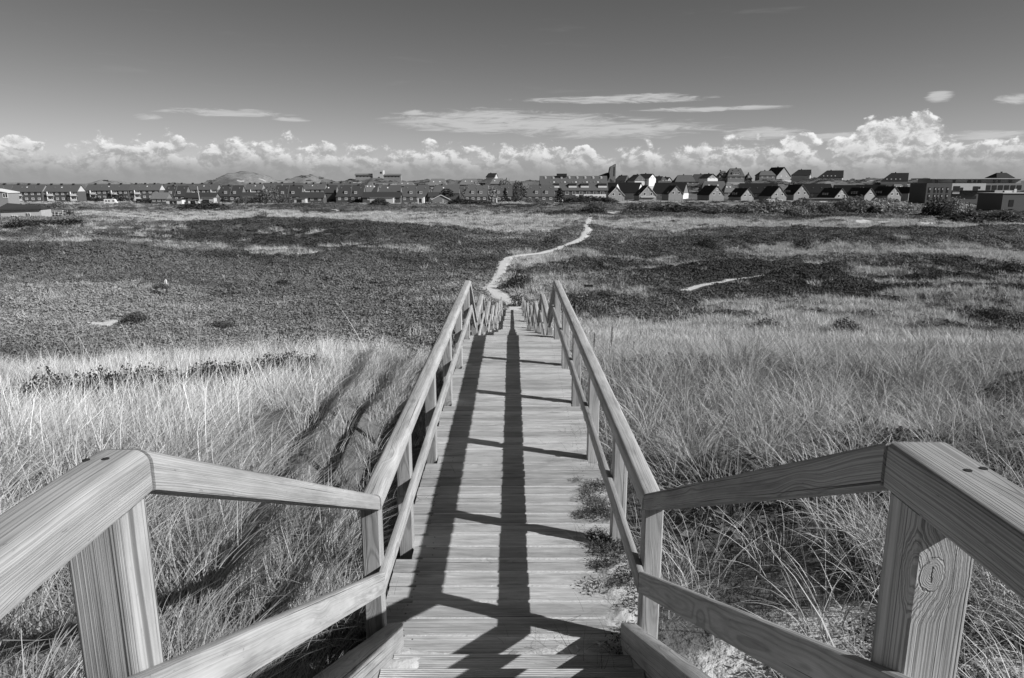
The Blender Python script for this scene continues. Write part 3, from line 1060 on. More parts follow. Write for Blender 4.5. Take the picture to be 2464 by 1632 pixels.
def fast_mesh(name, V, F, sh, material, smooth=False):
    """V (n,3), F (m,3 or 4), sh (n,) vertex shade"""
    V, F = np.asarray(V, np.float32), np.asarray(F, np.int32)
    k = F.shape[1]
    me = bpy.data.meshes.new(name)
    me.vertices.add(len(V))
    me.vertices.foreach_set('co', V.ravel())
    me.loops.add(F.size)
    me.loops.foreach_set('vertex_index', F.ravel())
    me.polygons.add(len(F))
    me.polygons.foreach_set('loop_start', np.arange(0, F.size, k, dtype=np.int32))
    me.update(calc_edges=True)
    if smooth:
        me.polygons.foreach_set('use_smooth', np.ones(len(F), bool))
    a = me.attributes.new('sh', 'FLOAT', 'POINT')
    a.data.foreach_set('value', np.asarray(sh, np.float32))
    me.materials.append(material)
    return me


def blades(n, rad, Lr, wid, lean, curl, segs=4, seed=0, wind=(0.25, 0.1), spread=0.35):
    """tuft of n bent ribbons"""
    r = np.random.RandomState(seed)
    ang = r.rand(n) * 2 * np.pi
    rr = rad * np.sqrt(r.rand(n))
    bx, by = rr * np.cos(ang), rr * np.sin(ang)
    az = ang + r.randn(n) * 0.9
    L = r.uniform(Lr[0], Lr[1], n) * np.where(r.rand(n) < 0.25, 0.6, 1.0)
    tilt = np.abs(r.randn(n)) * spread + lean * 0.3
    cur = curl * (0.3 + r.rand(n) * 1.2)
    w_ = wid * r.uniform(0.6, 1.3, n)
    facing = r.rand(n) * np.pi
    V = np.zeros((n, segs + 1, 2, 3))
    px_, py_, pz_ = bx.copy(), by.copy(), np.full(n, -0.03)
    th = tilt.copy()
    step = L / segs
    for k in range(segs + 1):
        f = k / segs
        ww = w_ * (1 - f) ** 0.7 * 0.5 + 0.0003
        sxn, syn = np.cos(facing), np.sin(facing)
        V[:, k, 0] = np.stack([px_ - sxn * ww, py_ - syn * ww, pz_], -1)
        V[:, k, 1] = np.stack([px_ + sxn * ww, py_ + syn * ww, pz_], -1)
        dx = np.sin(th) * np.cos(az) + wind[0] * f * 1.2
        dy = np.sin(th) * np.sin(az) + wind[1] * f * 1.2
        dz = np.cos(th)
        nn = np.sqrt(dx * dx + dy * dy + dz * dz)
        px_, py_, pz_ = px_ + step * dx / nn, py_ + step * dy / nn, pz_ + step * dz / nn
        th = th + cur / segs
    base = np.arange(n)[:, None] * (segs + 1) * 2
    F = []
    for k in range(segs):
        a = base[:, 0] + k * 2
        F.append(np.stack([a, a + 1, a + 3, a + 2], -1))
    F = np.concatenate(F)
    shv = np.repeat(r.rand(n), (segs + 1) * 2)
    kk = np.tile(np.repeat(np.linspace(0, 1, segs + 1), 2), n)
    shv = np.clip(shv * 0.75 + kk * 0.30 - 0.02, 0, 1)
    return V.reshape(-1, 3), F, shv


def leaves(n, shape, size, seed=0, up=0.4, shell=0.55, elong=1.6):
    """n leaf quads inside a dome of unit radius scaled by shape (sx, sy, sz)"""
    r = np.random.RandomState(seed)
    d = r.randn(n, 3)
    d[:, 2] = np.abs(d[:, 2]) * 0.9 + 0.02
    d /= np.linalg.norm(d, axis=1)[:, None]
    rad = shell + (1 - shell) * r.rand(n) ** 0.5
    lump = 0.70 + 0.55 * fbm(d[:, 0] * 2.6 + seed * 3.1 + d[:, 2] * 1.7, d[:, 1] * 2.6 + d[:, 2] * 2.3, seed, 3)
    P = d * (rad * lump)[:, None]
    nrm = d * 0.6 + r.randn(n, 3) * 0.6 + np.array([0, 0, up])
    nrm /= np.linalg.norm(nrm, axis=1)[:, None]
    a = np.cross(nrm, r.randn(n, 3))
    a /= np.linalg.norm(a, axis=1)[:, None]
    b = np.cross(nrm, a)
    s = size * r.uniform(0.6, 1.4, n)[:, None]
    P = P * np.array(shape)
    V = np.stack([P - a * s * elong, P + b * s, P + a * s * elong, P - b * s], 1).reshape(-1, 3)
    F = np.arange(n * 4).reshape(n, 4)
    # clumps of lighter and darker leaves
    cl = fbm(d[:, 0] * 4 + 5 * seed, d[:, 2] * 4 + d[:, 1] * 4, seed + 9, 2)
    shv = np.repeat(np.clip(0.15 + 0.5 * r.rand(n) + 1.1 * (cl - 0.5), 0, 1), 4)
    return V, F, shv


def proto_collection(name, meshes):
    c = bpy.data.collections.new(name)
    for i, me in enumerate(meshes):
        c.objects.link(bpy.data.objects.new('%s_%02d' % (name, i), me))
    return c


def scatter(name, coll, nproto, P, rot, scl, tone):
    """one object whose points carry copies of the little plants in coll"""
    n = len(P)
    me = bpy.data.meshes.new(name)
    me.vertices.add(n)
    me.vertices.foreach_set('co', np.asarray(P, np.float32).ravel())
    def A(nm, ty, arr, key='value'):
        a = me.attributes.new(nm, ty, 'POINT')
        a.data.foreach_set(key, arr)
    A('rot', 'FLOAT_VECTOR', np.asarray(rot, np.float32).ravel(), 'vector')
    A('scl', 'FLOAT_VECTOR', np.asarray(scl, np.float32).ravel(), 'vector')
    A('tone', 'FLOAT', np.asarray(tone, np.float32))
    A('idx', 'INT', RS.randint(0, nproto, n).astype(np.int32))
    ob = link(name, me)
    ng = bpy.data.node_groups.new(name, 'GeometryNodeTree')
    ng.interface.new_socket('Geometry', in_out='INPUT', socket_type='NodeSocketGeometry')
    ng.interface.new_socket('Geometry', in_out='OUTPUT', socket_type='NodeSocketGeometry')
    N, Lk = ng.nodes, ng.links
    gi, go = N.new('NodeGroupInput'), N.new('NodeGroupOutput')
    ci = N.new('GeometryNodeCollectionInfo')
    ci.inputs['Collection'].default_value = coll
    ci.inputs['Separate Children'].default_value = True
    ci.inputs['Reset Children'].default_value = True
    ip = N.new('GeometryNodeInstanceOnPoints')
    ip.inputs['Pick Instance'].default_value = True
    def at(nm, ty):
        nd = N.new('GeometryNodeInputNamedAttribute')
        nd.data_type = ty
        nd.inputs['Name'].default_value = nm
        return nd.outputs['Attribute']
    Lk.new(gi.outputs[0], ip.inputs['Points'])
    Lk.new(ci.outputs[0], ip.inputs['Instance'])
    Lk.new(at('idx', 'INT'), ip.inputs['Instance Index'])
    Lk.new(at('rot', 'FLOAT_VECTOR'), ip.inputs['Rotation'])
    Lk.new(at('scl', 'FLOAT_VECTOR'), ip.inputs['Scale'])
    Lk.new(ip.outputs[0], go.inputs[0])
    md = ob.modifiers.new('scatter', 'NODES')
    md.node_group = ng
    return ob


def rand_rows(n, tilt=0.0, wind=True, spin=math.pi):
    r = np.zeros((n, 3))
    r[:, 0] = RS.randn(n) * tilt
    r[:, 1] = RS.randn(n) * tilt
    r[:, 2] = (RS.rand(n) * 2 - 1) * spin
    return r


def uni(n, lo=0.8, hi=1.25, zv=0.15):
    s = RS.uniform(lo, hi, n)[:, None] * np.ones((1, 3))
    s[:, 2] *= RS.uniform(1 - zv, 1 + zv, n)
    return s


# ---- tall marram on the near slope: left leans with the wind, right stands looser
tall_l = [fast_mesh('marram_tuft', *blades(50, 0.14, (0.36, 0.74), 0.0064, 0.5, 1.0, 5, 100 + i, (0.62, 0.25), 0.25), M_marram) for i in range(7)]
tall_r = [fast_mesh('marram_tuft', *blades(44, 0.15, (0.42, 0.85), 0.0060, 0.5, 1.4, 5, 200 + i, (0.10, 0.06), 0.36), M_marram) for i in range(7)]
C_l, C_r = proto_collection('marram_left', tall_l), proto_collection('marram_right', tall_r)


def near_points(x0, x1, y0, y1, dens):
    n = int((x1 - x0) * (y1 - y0) * dens)
    return RS.uniform(x0, x1, n), RS.uniform(y0, y1, n)


def strip_left(x, y):
    """dark rose strip on the left crest"""
    yc = 8.75 + (x + 7.6) * 0.32
    d = y - yc - 0.25 * np.sin(x * 2.1)
    k = 1 - 0.22 * np.clip((x + 4.4), 0, 3)
    return (d > -0.95 * k) & (d < 0.42 * k) & (x < -3.0)


def marram_side(left):
    xs, ys_ = [], []
    specs = [(-12, -0.86, -0.5, 11.5, 26), (-5, -0.84, 0.6, 5.5, 30), (-22, -0.95, 9.0, 19.5, 15), (-26, -10, 3, 20, 9)] if left else \
            [(0.84, 3.2, 1.0, 4.5, 16), (0.86, 10, -0.5, 8.0, 19), (0.9, 17, 8.0, 15.0, 13), (9, 20, 2.0, 9.0, 11), (1.0, 32, 15.0, 27.0, 6.5), (1.1, 46, 27.0, 52.0, 3.6)]
    for sp in specs:
        a, b = near_points(*sp)
        xs.append(a)
        ys_.append(b)
    x, y = np.concatenate(xs), np.concatenate(ys_)
    g, s = zones(x, y)
    pat = 0.5 * fbm(x * 0.45, y * 0.45, 301, 3) + 0.5 * fbm(x * 1.5, y * 1.5, 302, 2)
    keep = RS.rand(len(x)) < g * (1 - s * 0.92) * (0.22 + 0.9 * sstep(0.36, 0.54, pat))
    if left:
        keep &= ~(strip_left(x, y) & (RS.rand(len(x)) < 0.93))
        gap = np.exp(-((x + 1.25) / 0.4) ** 2 - ((y - 3.3) / 0.9) ** 2)          # trodden gap by the stair
        keep &= RS.rand(len(x)) > gap * 0.3
    else:
        # low leafy plants and bare sand below the right-hand stair rail
        gap = np.exp(-((x - 1.85) / 0.95) ** 2 - ((y - 3.1) / 0.62) ** 2)
        keep &= RS.rand(len(x)) > gap * 1.05
    x, y = x[keep], y[keep]
    z = H(x, y)
    n = len(x)
    rz = rand_rows(n, 0.10, spin=0.5 if left else math.pi)
    sc = uni(n, 0.72, 1.22)
    tall = 0.75 + 0.5 * fbm(x * 0.30, y * 0.30, 305, 2)
    sc *= tall[:, None]
    edge = np.clip((np.abs(x) - 0.6) / 0.7, 0.65, 1.0)
    sc *= edge[:, None]
    sc[:, :2] *= (1 + np.clip((y - 14) / 24, 0, 1.2))[:, None]
    tn = RS.uniform(0.72, 1.2, n) * (0.80 + 0.45 * fbm(x * 0.5, y * 0.5, 309, 2))
    if left:
        tn *= 1 - 0.30 * np.exp(-((x + 1.5) / 0.8) ** 2)  # shade of the hollow beside the left rail put into the grass tone
        sc *= (1 - 0.28 * sstep(4.5, 7.0, y))[:, None]
        tn *= 0.98 + 0.32 * sstep(4.0, 8.0, y)
    else:
        tn *= 0.84 - 0.16 * sstep(3.0, 9.0, x)
    return np.stack([x, y, z], -1), rz, sc, tn


def pack(fn_out):
    return fn_out


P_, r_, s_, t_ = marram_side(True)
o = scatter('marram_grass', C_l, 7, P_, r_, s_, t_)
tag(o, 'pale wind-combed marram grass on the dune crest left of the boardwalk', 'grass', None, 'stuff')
P_, r_, s_, t_ = marram_side(False)
o = scatter('marram_grass', C_r, 7, P_, r_, s_, t_)
tag(o, 'loose grey marram grass on the slope right of the boardwalk', 'grass', None, 'stuff')

# tall seed heads above the left crest and at the right
heads = [fast_mesh('seed_stalk', *blades(3, 0.03, (1.0, 1.4), 0.006, 0.1, 0.35, 5, 320 + i, (0.25, 0.05), 0.08), M_marram) for i in range(3)]
C_h = proto_collection('seed_stalk', heads)
x = np.concatenate([RS.uniform(-6.5, -1.2, 70), RS.uniform(1.2, 9, 60)])
y = np.concatenate([RS.uniform(6.0, 11.0, 70), RS.uniform(3.0, 12, 60)])
o = scatter('seed_stalks', C_h, 3, np.stack([x, y, H(x, y)], -1), rand_rows(len(x), 0.08), uni(len(x), 0.7, 1.0), RS.uniform(0.7, 1.3, len(x)))
tag(o, 'scattered tall seed stalks standing above the marram', 'grass', None, 'stuff')

# ---- pale grass tussocks over the plain
clump = [fast_mesh('grass_clump', *blades(60, 0.42, (0.40, 0.75), 0.022, 0.4, 0.9, 3, 400 + i, (0.30, 0.05), 0.34), M_marram) for i in range(6)]
C_c = proto_collection('grass_clump', clump)
heath = []
for i in range(6):
    V, F, sh_ = leaves(170, (0.66, 0.66, 0.24), 0.030, 500 + i, 0.5, 0.35, 2.4)
    heath.append(fast_mesh('heather_clump', V, F, sh_, M_heather))
C_hh = proto_collection('heather_clump', heath)


def fan_points(y0, y1, n, power=1.6, half=0.80, pad=10):
    """points spread over the plain, denser towards the viewer"""
    t = RS.rand(n) ** power
    y = y0 + (y1 - y0) * t
    x = RS.uniform(-1, 1, n) * (y * half + pad)
    return x, y


x, y = fan_points(18, 125, 64000, 1.25)
x2, y2 = fan_points(125, 270, 30000, 1.0)
x3, y3 = fan_points(270, 430, 12000, 1.0)
x, y = np.concatenate([x, x2, x3]), np.concatenate([y, y2, y3])
g, s = zones(x, y)
pd = seg_dist(x, y, PATHW)
ok = (s < 0.35) & (pd > 1.7) & ((y < 52) | (seg_dist(x, y + 1.6, PATHW) > 1.5) | (y < 60)) & ((y < 60) | (seg_dist(x, y + 3.2, PATHW) > 1.2)) & (seg_dist(x, y + 0.8, PATHX) > 2.2) & ~((np.abs(x) < 1.4) & (y < 50)) & ~((x < 0) & (y < 20)) & ~((x > 0) & (y < 24))
pick = RS.rand(len(x)) < sstep(0.15, 0.9, g) * 0.88 + 0.008
gx, gy = x[ok & pick], y[ok & pick]
hx, hy = x[ok & ~pick], y[ok & ~pick]
n = len(gx)
sc = uni(n, 0.7, 1.35, 0.25) * (0.75 + np.clip(gy / 160, 0, 1.3))[:, None]
sc[:, 2] /= (1 + np.clip(gy / 500, 0, 0.6))
o = scatter('tussock_grass', C_c, 6, np.stack([gx, gy, H(gx, gy)], -1), rand_rows(n, 0.08, spin=0.9), sc, RS.uniform(0.75, 1.2, n))
tag(o, 'pale tussock grass in bands across the heath', 'grass', None, 'stuff')
n = len(hx)
hn = fbm(hx * 0.030, hy * 0.055, 331, 4)
sc = uni(n, 0.7, 1.5, 0.35) * (0.8 + np.clip(hy / 150, 0, 1.6))[:, None]
sc[:, 2] *= 0.85
tn = RS.uniform(0.9, 1.1, n) * np.clip(0.70 + 2.9 * (hn - 0.36), 0.55, 2.0) * np.where((hx < 0) & (hy < 75), 1.45, 1.0)
o = scatter('heather', C_hh, 6, np.stack([hx, hy, H(hx, hy) - 0.05], -1), rand_rows(n, 0.1), sc, tn)
tag(o, 'dark low heather and crowberry covering the heath plain', 'heather', None, 'stuff')

# dark low plants among the marram of the right slope
x = RS.uniform(1.5, 46, 9000)
y = 5 + 43 * RS.rand(9000) ** 1.2
ok = (fbm(x * 0.16, y * 0.22, 341, 3) > 0.56) & (x < 6 + y * 0.85) & (RS.rand(9000) < 0.75)
x, y = x[ok], y[ok]
sc = uni(len(x), 0.45, 0.95, 0.3)
o = scatter('low_heather', C_hh, 6, np.stack([x, y, H(x, y)], -1), rand_rows(len(x), 0.1), sc, RS.uniform(0.45, 1.0, len(x)))
tag(o, 'dark patches of low heather among the marram right of the boardwalk', 'heather', None, 'stuff')
# coarse scrub on the dunes behind the village
x = RS.uniform(-620, 640, 9000)
y = RS.uniform(560, 800, 9000)
rough = fbm(x * 0.02, y * 0.02, 351, 3)
ok = (rough > 0.44)
x, y = x[ok], y[ok]
sc = uni(len(x), 2.2, 5.0, 0.3)
o = scatter('dune_scrub', C_hh, 6, np.stack([x, y, H(x, y) - 0.3], -1), rand_rows(len(x), 0.1), sc, RS.uniform(0.35, 1.3, len(x)))
tag(o, 'dark scrub dotted over the dunes behind the village', 'scrub', None, 'stuff')

# ---- low leafy plants by the stair and creeping over the boards on the right
creep = []
for i in range(5):
    V, F, sh_ = leaves(150, (0.15, 0.15, 0.10), 0.0058, 600 + i, 0.5, 0.1, 2.2)
    V2, F2, sh2 = blades(60, 0.10, (0.10, 0.26), 0.0022, 0.8, 2.2, 5, 650 + i, (0, 0), 0.9)
    F2 = F2 + len(V)
    creep.append(fast_mesh('creeper', np.concatenate([V, V2]), np.concatenate([F, F2]), np.concatenate([sh_, sh2 * 0.6 + 0.4]), M_creeper))
C_cr = proto_collection('creeper', creep)
x = np.concatenate([RS.normal(0.69, 0.06, 34), RS.normal(2.0, 0.9, 130), RS.normal(-1.1, 0.2, 26), RS.normal(0.58, 0.10, 36), RS.uniform(2.0, 5.0, 160)])
y = np.concatenate([RS.normal(3.75, 0.50, 34), RS.normal(2.6, 0.55, 130), RS.normal(3.4, 0.8, 26), RS.normal(4.7, 0.45, 36), RS.uniform(2.0, 5.2, 160)])
deckz = np.where((np.abs(x) < 0.74) & (y > 2.98), -2.295, H(x, y))
ok = ((x > 0.46) | (x < -0.80)) & (y > 2.2) & ((fbm(x * 2.2, y * 2.2, 611, 2) > 0.40) | (x < 0.8))
x, y, z = x[ok], y[ok], deckz[ok]
sc = uni(len(x), 0.55, 1.25)
sc *= np.where(np.abs(x) < 0.74, 0.62, 1.0)[:, None]
o = scatter('creeping_plants', C_cr, 5, np.stack([x, y, z], -1), rand_rows(len(x), 0.15), sc, RS.uniform(0.6, 1.5, len(x)))
tag(o, 'low dark creeping plants spilling onto the boards at the stair foot', 'plants', None, 'stuff')

# loose dry blades lying over the boards
lz = [fast_mesh('dry_blade', *blades(9, 0.05, (0.10, 0.26), 0.0022, 1.8, 1.4, 5, 700 + i, (0, 0), 0.9), M_creeper) for i in range(4)]
C_lz = proto_collection('dry_blade', lz)
x = np.concatenate([RS.normal(0.62, 0.12, 90), RS.normal(0.35, 0.22, 18), RS.normal(-0.62, 0.06, 8)])
y = np.concatenate([RS.uniform(3.0, 6.6, 90), RS.uniform(2.7, 3.3, 18), RS.uniform(3.2, 6, 8)])
z = np.where(y < 2.95, -2.13, -2.298)
o = scatter('dry_grass_blades', C_lz, 4, np.stack([x, y, z], -1), rand_rows(len(x), 0.3), uni(len(x), 0.5, 1.1), RS.uniform(0.8, 2.4, len(x)))
tag(o, 'thin dry grass sprigs growing between the deck boards', 'grass', None, 'stuff')


# ------------------------------------------------------------------ shrubs
def shrub_mesh(n, size, seed, material, shell=0.5, up=0.4, elong=1.5):
    V, F, sh_ = leaves(n, (1, 1, 1), size, seed, up, shell, elong)
    return fast_mesh('foliage', V, F, sh_, material)


def stem_mesh(seed, n=7):
    r = random.Random(seed)
    m_ = MB()
    for i in range(n):
        a = r.uniform(0, 2 * math.pi)
        t = Vector((math.cos(a) * r.uniform(0.3, 0.75), math.sin(a) * r.uniform(0.3, 0.75), r.uniform(0.35, 0.75)))
        mid = t * 0.5 + Vector((0, 0, 0.1))
        m_.bar((0, 0, -0.15), mid, 0.03, 0.02, 5)
        m_.bar(mid, t, 0.02, 0.008, 5)
    return m_.mesh('stem', M_stem)


STEMS = [stem_mesh(i) for i in range(3)]
SHM = {'rose': [shrub_mesh(1300, 0.036, 800 + i, M_rose, 0.35, 0.7, 1.4) for i in range(4)],
       'pale': [shrub_mesh(1500, 0.038, 820 + i, M_pale_leaf) for i in range(4)],
       'mid': [shrub_mesh(1500, 0.038, 840 + i, M_mid_leaf) for i in range(4)],
       'dark': [shrub_mesh(1300, 0.042, 860 + i, M_dark_leaf) for i in range(3)]}


def shrub(kind, x, y, rx, ry, h, label, group=None, name='shrub', z=None):
    z = hz(x, y) if z is None else z
    o = empty(name, (x, y, z), random.uniform(0, 6.28) if abs(rx - ry) < 0.3 * rx else 0)
    tag(o, label, 'shrub', group)
    link('foliage', random.choice(SHM[kind]), o, (0, 0, -0.05 * h), (0, 0, jit(0.3)), (rx, ry, h))
    link('stem', random.choice(STEMS), o, (0, 0, 0), (0, 0, jit(3)), (rx * 0.8, ry * 0.8, h * 0.9))
    return o


def shrub_px(kind, u, v, wpx, hpx, label, group=None, name='shrub', depth=None):
    """v is the row of the foot; width and height in photo pixels"""
    x, y = ground_px(u, v)
    d = y * C_ - hz(x, y) * S_
    k = d / FPX
    rx = wpx * k * 0.5
    ry = depth if depth else max(rx * 0.8, 0.2)
    return shrub(kind, x, y + ry * 0.4, rx * 1.12, ry, hpx * k * 1.12, label, group, name)


# rose strip on the left crest (bushes one behind the other, nothing tells them apart)
for i in range(24):
    x = -8.6 + i * 0.245
    y = 8.75 + (x + 7.6) * 0.32 + 0.25 * math.sin(x * 2.1) + jit(0.12)
    shrub('rose', x, y, 0.36 + jit(0.06), 0.30, random.uniform(0.40, 0.54) * (1.0 if i < 16 else 0.8), 'low dark rose bush in the strip along the left dune crest', 'rose bushes along the left crest', 'rose_bush')

ROSES = [(1240, 698, 62, 40, 'dark rose bush casting shadow onto the sandy path'), (1262, 688, 60, 30, 'dark rose bush just behind the bush beside the path'),
         (1250, 738, 50, 32, 'small dark bush where the path leaves the boardwalk'), (1250, 662, 44, 14, 'low dark bush at the second bend of the path'),
         (1400, 752, 84, 44, 'broad dark rose bush right of the boardwalk below the two-post sign'), (1450, 775, 70, 34, 'dark rose bush nearest the leaning black board'),
         (1370, 730, 60, 26, 'dark bush between boardwalk railing and two-post sign'), (1460, 720, 66, 22, 'low bush on the heath just right of the two-post sign'),
         (2045, 806, 100, 40, 'largest black rose bush in the pale slope on the right'), (1850, 800, 74, 34, 'dark rose bush left of the largest black one on the right slope'),
         (1990, 812, 50, 20, 'small bush touching the largest black rose bush'), (2150, 735, 110, 22, 'long low dark bush on the right slope below the pale ridge'),
         (2230, 700, 60, 24, 'dark tussock bush high on the right slope'), (2290, 720, 40, 18, 'small dark bush at the right end of the long low bush'),
         (2440, 660, 70, 34, 'dark bush at the right picture edge on the pale ridge'), (2400, 770, 90, 26, 'low dark bush near the right picture edge'),
         (320, 782, 88, 28, 'black bush beside the bare sand patch on the left heath'), (385, 704, 60, 22, 'dark bush by the short white post on the left heath'),
         (340, 690, 22, 14, 'tiny dark bush left of the short white post'), (515, 796, 90, 20, 'low dark bush in front of the left heath'),
         (680, 690, 44, 18, 'dark bush in the middle of the left heath'), (1330, 588, 54, 20, 'dark bush beside the long straight of the path'),
         (1310, 598, 30, 12, 'small dark bush hugging the path bend'), (1700, 600, 60, 24, 'scrubby bush behind the pale ridge, left of two'),
         (1930, 602, 50, 26, 'scrubby black bush behind the pale ridge, right of two'), (2090, 572, 60, 20, 'dark bush far out on the right heath'),
         (2150, 582, 44, 14, 'smaller dark bush right of the far dark bush'), (1420, 586, 30, 9, 'low shrub on the path edge opposite the straight')]
for (u, v, a, b, lb) in ROSES:
    shrub_px('rose', u, v, a, b, lb, 'rose bushes on the heath', 'rose_bush')


# ------------------------------------------------------------------ village
def WZ(v, Y):
    k = (CY - v) / FPX
    return Y * (k * C_ - S_) / (C_ + k * S_)


def WX(u, Y, z):
    return (u - CX) / FPX * (Y * C_ - z * S_)


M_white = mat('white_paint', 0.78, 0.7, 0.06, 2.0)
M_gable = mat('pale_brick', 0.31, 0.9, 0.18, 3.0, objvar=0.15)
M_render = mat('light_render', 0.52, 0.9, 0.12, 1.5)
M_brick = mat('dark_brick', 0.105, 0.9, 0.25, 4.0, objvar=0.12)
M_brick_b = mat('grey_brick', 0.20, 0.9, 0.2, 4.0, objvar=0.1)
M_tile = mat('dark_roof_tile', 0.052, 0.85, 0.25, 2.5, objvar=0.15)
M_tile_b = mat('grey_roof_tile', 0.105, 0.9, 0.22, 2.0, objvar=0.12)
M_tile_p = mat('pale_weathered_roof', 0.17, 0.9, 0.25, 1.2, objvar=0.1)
M_black = mat('black_slate', 0.030, 0.8, 0.3, 2.0)
M_glass = mat('window_glass', 0.02, 0.12, 0.3, 6.0, spec=0.6)
M_dark = mat('deep_shade_paint', 0.03, 0.8, 0.2, 2.0)
M_conc = mat('concrete', 0.46, 0.9, 0.14, 1.0)
M_metal = mat('grey_metal', 0.30, 0.5, 0.1, 2.0)

_wc = {}


def win_mesh(w_, h_, mull=1, bar=0.24):
    key = (round(w_, 2), round(h_, 2), mull)
    if key in _wc:
        return _wc[key]
    m_ = MB()
    d0, d1 = -0.10, 0.06
    m_.box(-w_ / 2, w_ / 2, d0, d1, -h_ / 2, -h_ / 2 + bar)
    m_.box(-w_ / 2, w_ / 2, d0, d1, h_ / 2 - bar * 0.7, h_ / 2)
    m_.box(-w_ / 2, -w_ / 2 + bar * 0.8, d0, d1, -h_ / 2 + bar, h_ / 2 - bar * 0.7)
    m_.box(w_ / 2 - bar * 0.8, w_ / 2, d0, d1, -h_ / 2 + bar, h_ / 2 - bar * 0.7)
    for k in range(mull):
        x = -w_ / 2 + w_ * (k + 1) / (mull + 1)
        m_.box(x - bar * 0.35, x + bar * 0.35, d0, d1, -h_ / 2 + bar, h_ / 2 - bar * 0.7)
    m_.box(-w_ / 2 + 0.05, w_ / 2 - 0.05, -0.02, 0.04, -h_ / 2 + 0.05, h_ / 2 - 0.05, 1)
    _wc[key] = m_.mesh('window', [M_white, M_glass])
    return _wc[key]


class House:
    """gable-ended house: gable faces local -y, ridge runs back along +y; rot turns the gable towards +x"""
    def __init__(self, name, label, x, y, z, rot, w_, depth, he, hr, wall, roof, cat='house', group=None, over=0.45, hip_f=0.0, hip_b=0.0, gable=None):
        self.w, self.d, self.he, self.hr = w_, depth, he, hr
        self.o = empty(name, (x, y, z), math.radians(rot))
        tag(self.o, label, cat, group)
        m_ = MB()
        hw = w_ / 2
        # walls: side boxes with gable tops (hipped ends stop at the eaves)
        m_.box(-hw, hw, 0, depth, -2.0, he, 0)
        if hip_f < 0.1:
            m_.prism([(-hw, he), (hw, he), (0, hr - 0.05)], 'y', 0.003, 0.25, 1 if gable else 0)
        if hip_b < 0.1:
            m_.prism([(-hw, he), (hw, he), (0, hr - 0.05)], 'y', depth - 0.25, depth - 0.003, 1 if gable else 0)
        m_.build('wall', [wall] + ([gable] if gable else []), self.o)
        r = MB()
        sl = (hr - he) / hw
        e, t = over, 0.28
        xe, ze = hw + e, he - e * sl
        y0, y1 = (-e if hip_f < 0.1 else -e), (depth + e)
        ya, yb = (y0 if hip_f < 0.1 else hip_f), (y1 if hip_b < 0.1 else depth - hip_b)
        V = [(-xe, y0, ze), (xe, y0, ze), (xe, y1, ze), (-xe, y1, ze), (0, ya, hr), (0, yb, hr)]
        T = [(a, b, c + t) for (a, b, c) in V]
        r.add(V + T, [(0, 4, 5, 3), (1, 2, 5, 4), (6, 9, 11, 10), (7, 10, 11, 8), (0, 3, 9, 6), (1, 7, 8, 2),
                      (0, 6, 10, 4), (4, 10, 7, 1), (2, 8, 11, 5), (5, 11, 9, 3)] +
              ([(6, 10, 7)] if hip_f > 0.1 else []) + ([(8, 11, 9)] if hip_b > 0.1 else []))
        self.roof = r.build('roof', roof, self.o)
        self.xe = xe

    def win(self, face, s, z, w_=1.2, h_=1.3, mull=1, name='window'):
        hw = self.w / 2
        if face == 'front':
            loc, rz = (s, -0.02, z), 0
        elif face == 'left':
            loc, rz = (-hw - 0.02, self.d / 2 - s, z), -math.pi / 2
        elif face == 'right':
            loc, rz = (hw + 0.02, self.d / 2 + s, z), math.pi / 2
        return link(name, win_mesh(w_, h_, mull), self.o, loc, (0, 0, rz))

    def chimney(self, s, h=1.1, w_=0.7, matr=None):
        m_ = MB()
        y = self.d / 2 - s
        m_.box(-w_ / 2, w_ / 2, y - w_ / 2, y + w_ / 2, self.hr - 0.3, self.hr + h)
        return m_.build('chimney', matr or M_dark, self.roof)

    def slope(self, t, s, side=-1):
        """point on a roof slope: t 0 at the ridge .. 1 at the eaves"""
        x = side * self.w / 2 * t
        return Vector((x, self.d / 2 - s, self.hr + (self.he - self.hr) * t + 0.28))

    def skylight(self, t, s, w_=0.9, l_=1.2, side=-1, matr=None):
        sl = (self.hr - self.he) / (self.w / 2)
        p = self.slope(t, s, side)
        n = Vector((side * sl, 0, 1)).normalized()
        up = Vector((-side, 0, sl)).normalized()
        m_ = MB()
        vs_ = []
        for h in (-0.05, 0.16):
            for (a, b) in ((-1, -1), (1, -1), (1, 1), (-1, 1)):
                vs_.append(p + Vector((0, 1, 0)) * (a * w_ / 2) + up * (b * l_ / 2) + n * h)
        m_.add(vs_, [(3, 2, 1, 0), (4, 5, 6, 7), (0, 1, 5, 4), (1, 2, 6, 5), (2, 3, 7, 6), (3, 0, 4, 7)])
        return m_.build('skylight', matr or M_white, self.roof)

    def dormer(self, t, s, w_=1.7, h_=1.5, matr=None, side=-1, mull=1):
        hw, sl = self.w / 2, (self.hr - self.he) / (self.w / 2)
        d0 = hw * t
        z0 = self.hr - sl * d0 + 0.1
        z1 = z0 + h_
        d1 = max(0.2, d0 - (h_ + 0.35) / sl)
        y = self.d / 2 - s
        m_ = MB()
        m_.prism([(side * d0, z0), (side * d0, z1), (side * d1, z1 + 0.45), (side * d1, z0)], 'y', y - w_ / 2, y + w_ / 2)
        dm = m_.build('dormer', matr or M_tile, self.roof)
        link('window', win_mesh(w_ * 0.8, h_ * 0.8, mull), dm, (side * (d0 + 0.02), y, z0 + h_ * 0.5), (0, 0, side * math.pi / 2))
        return dm


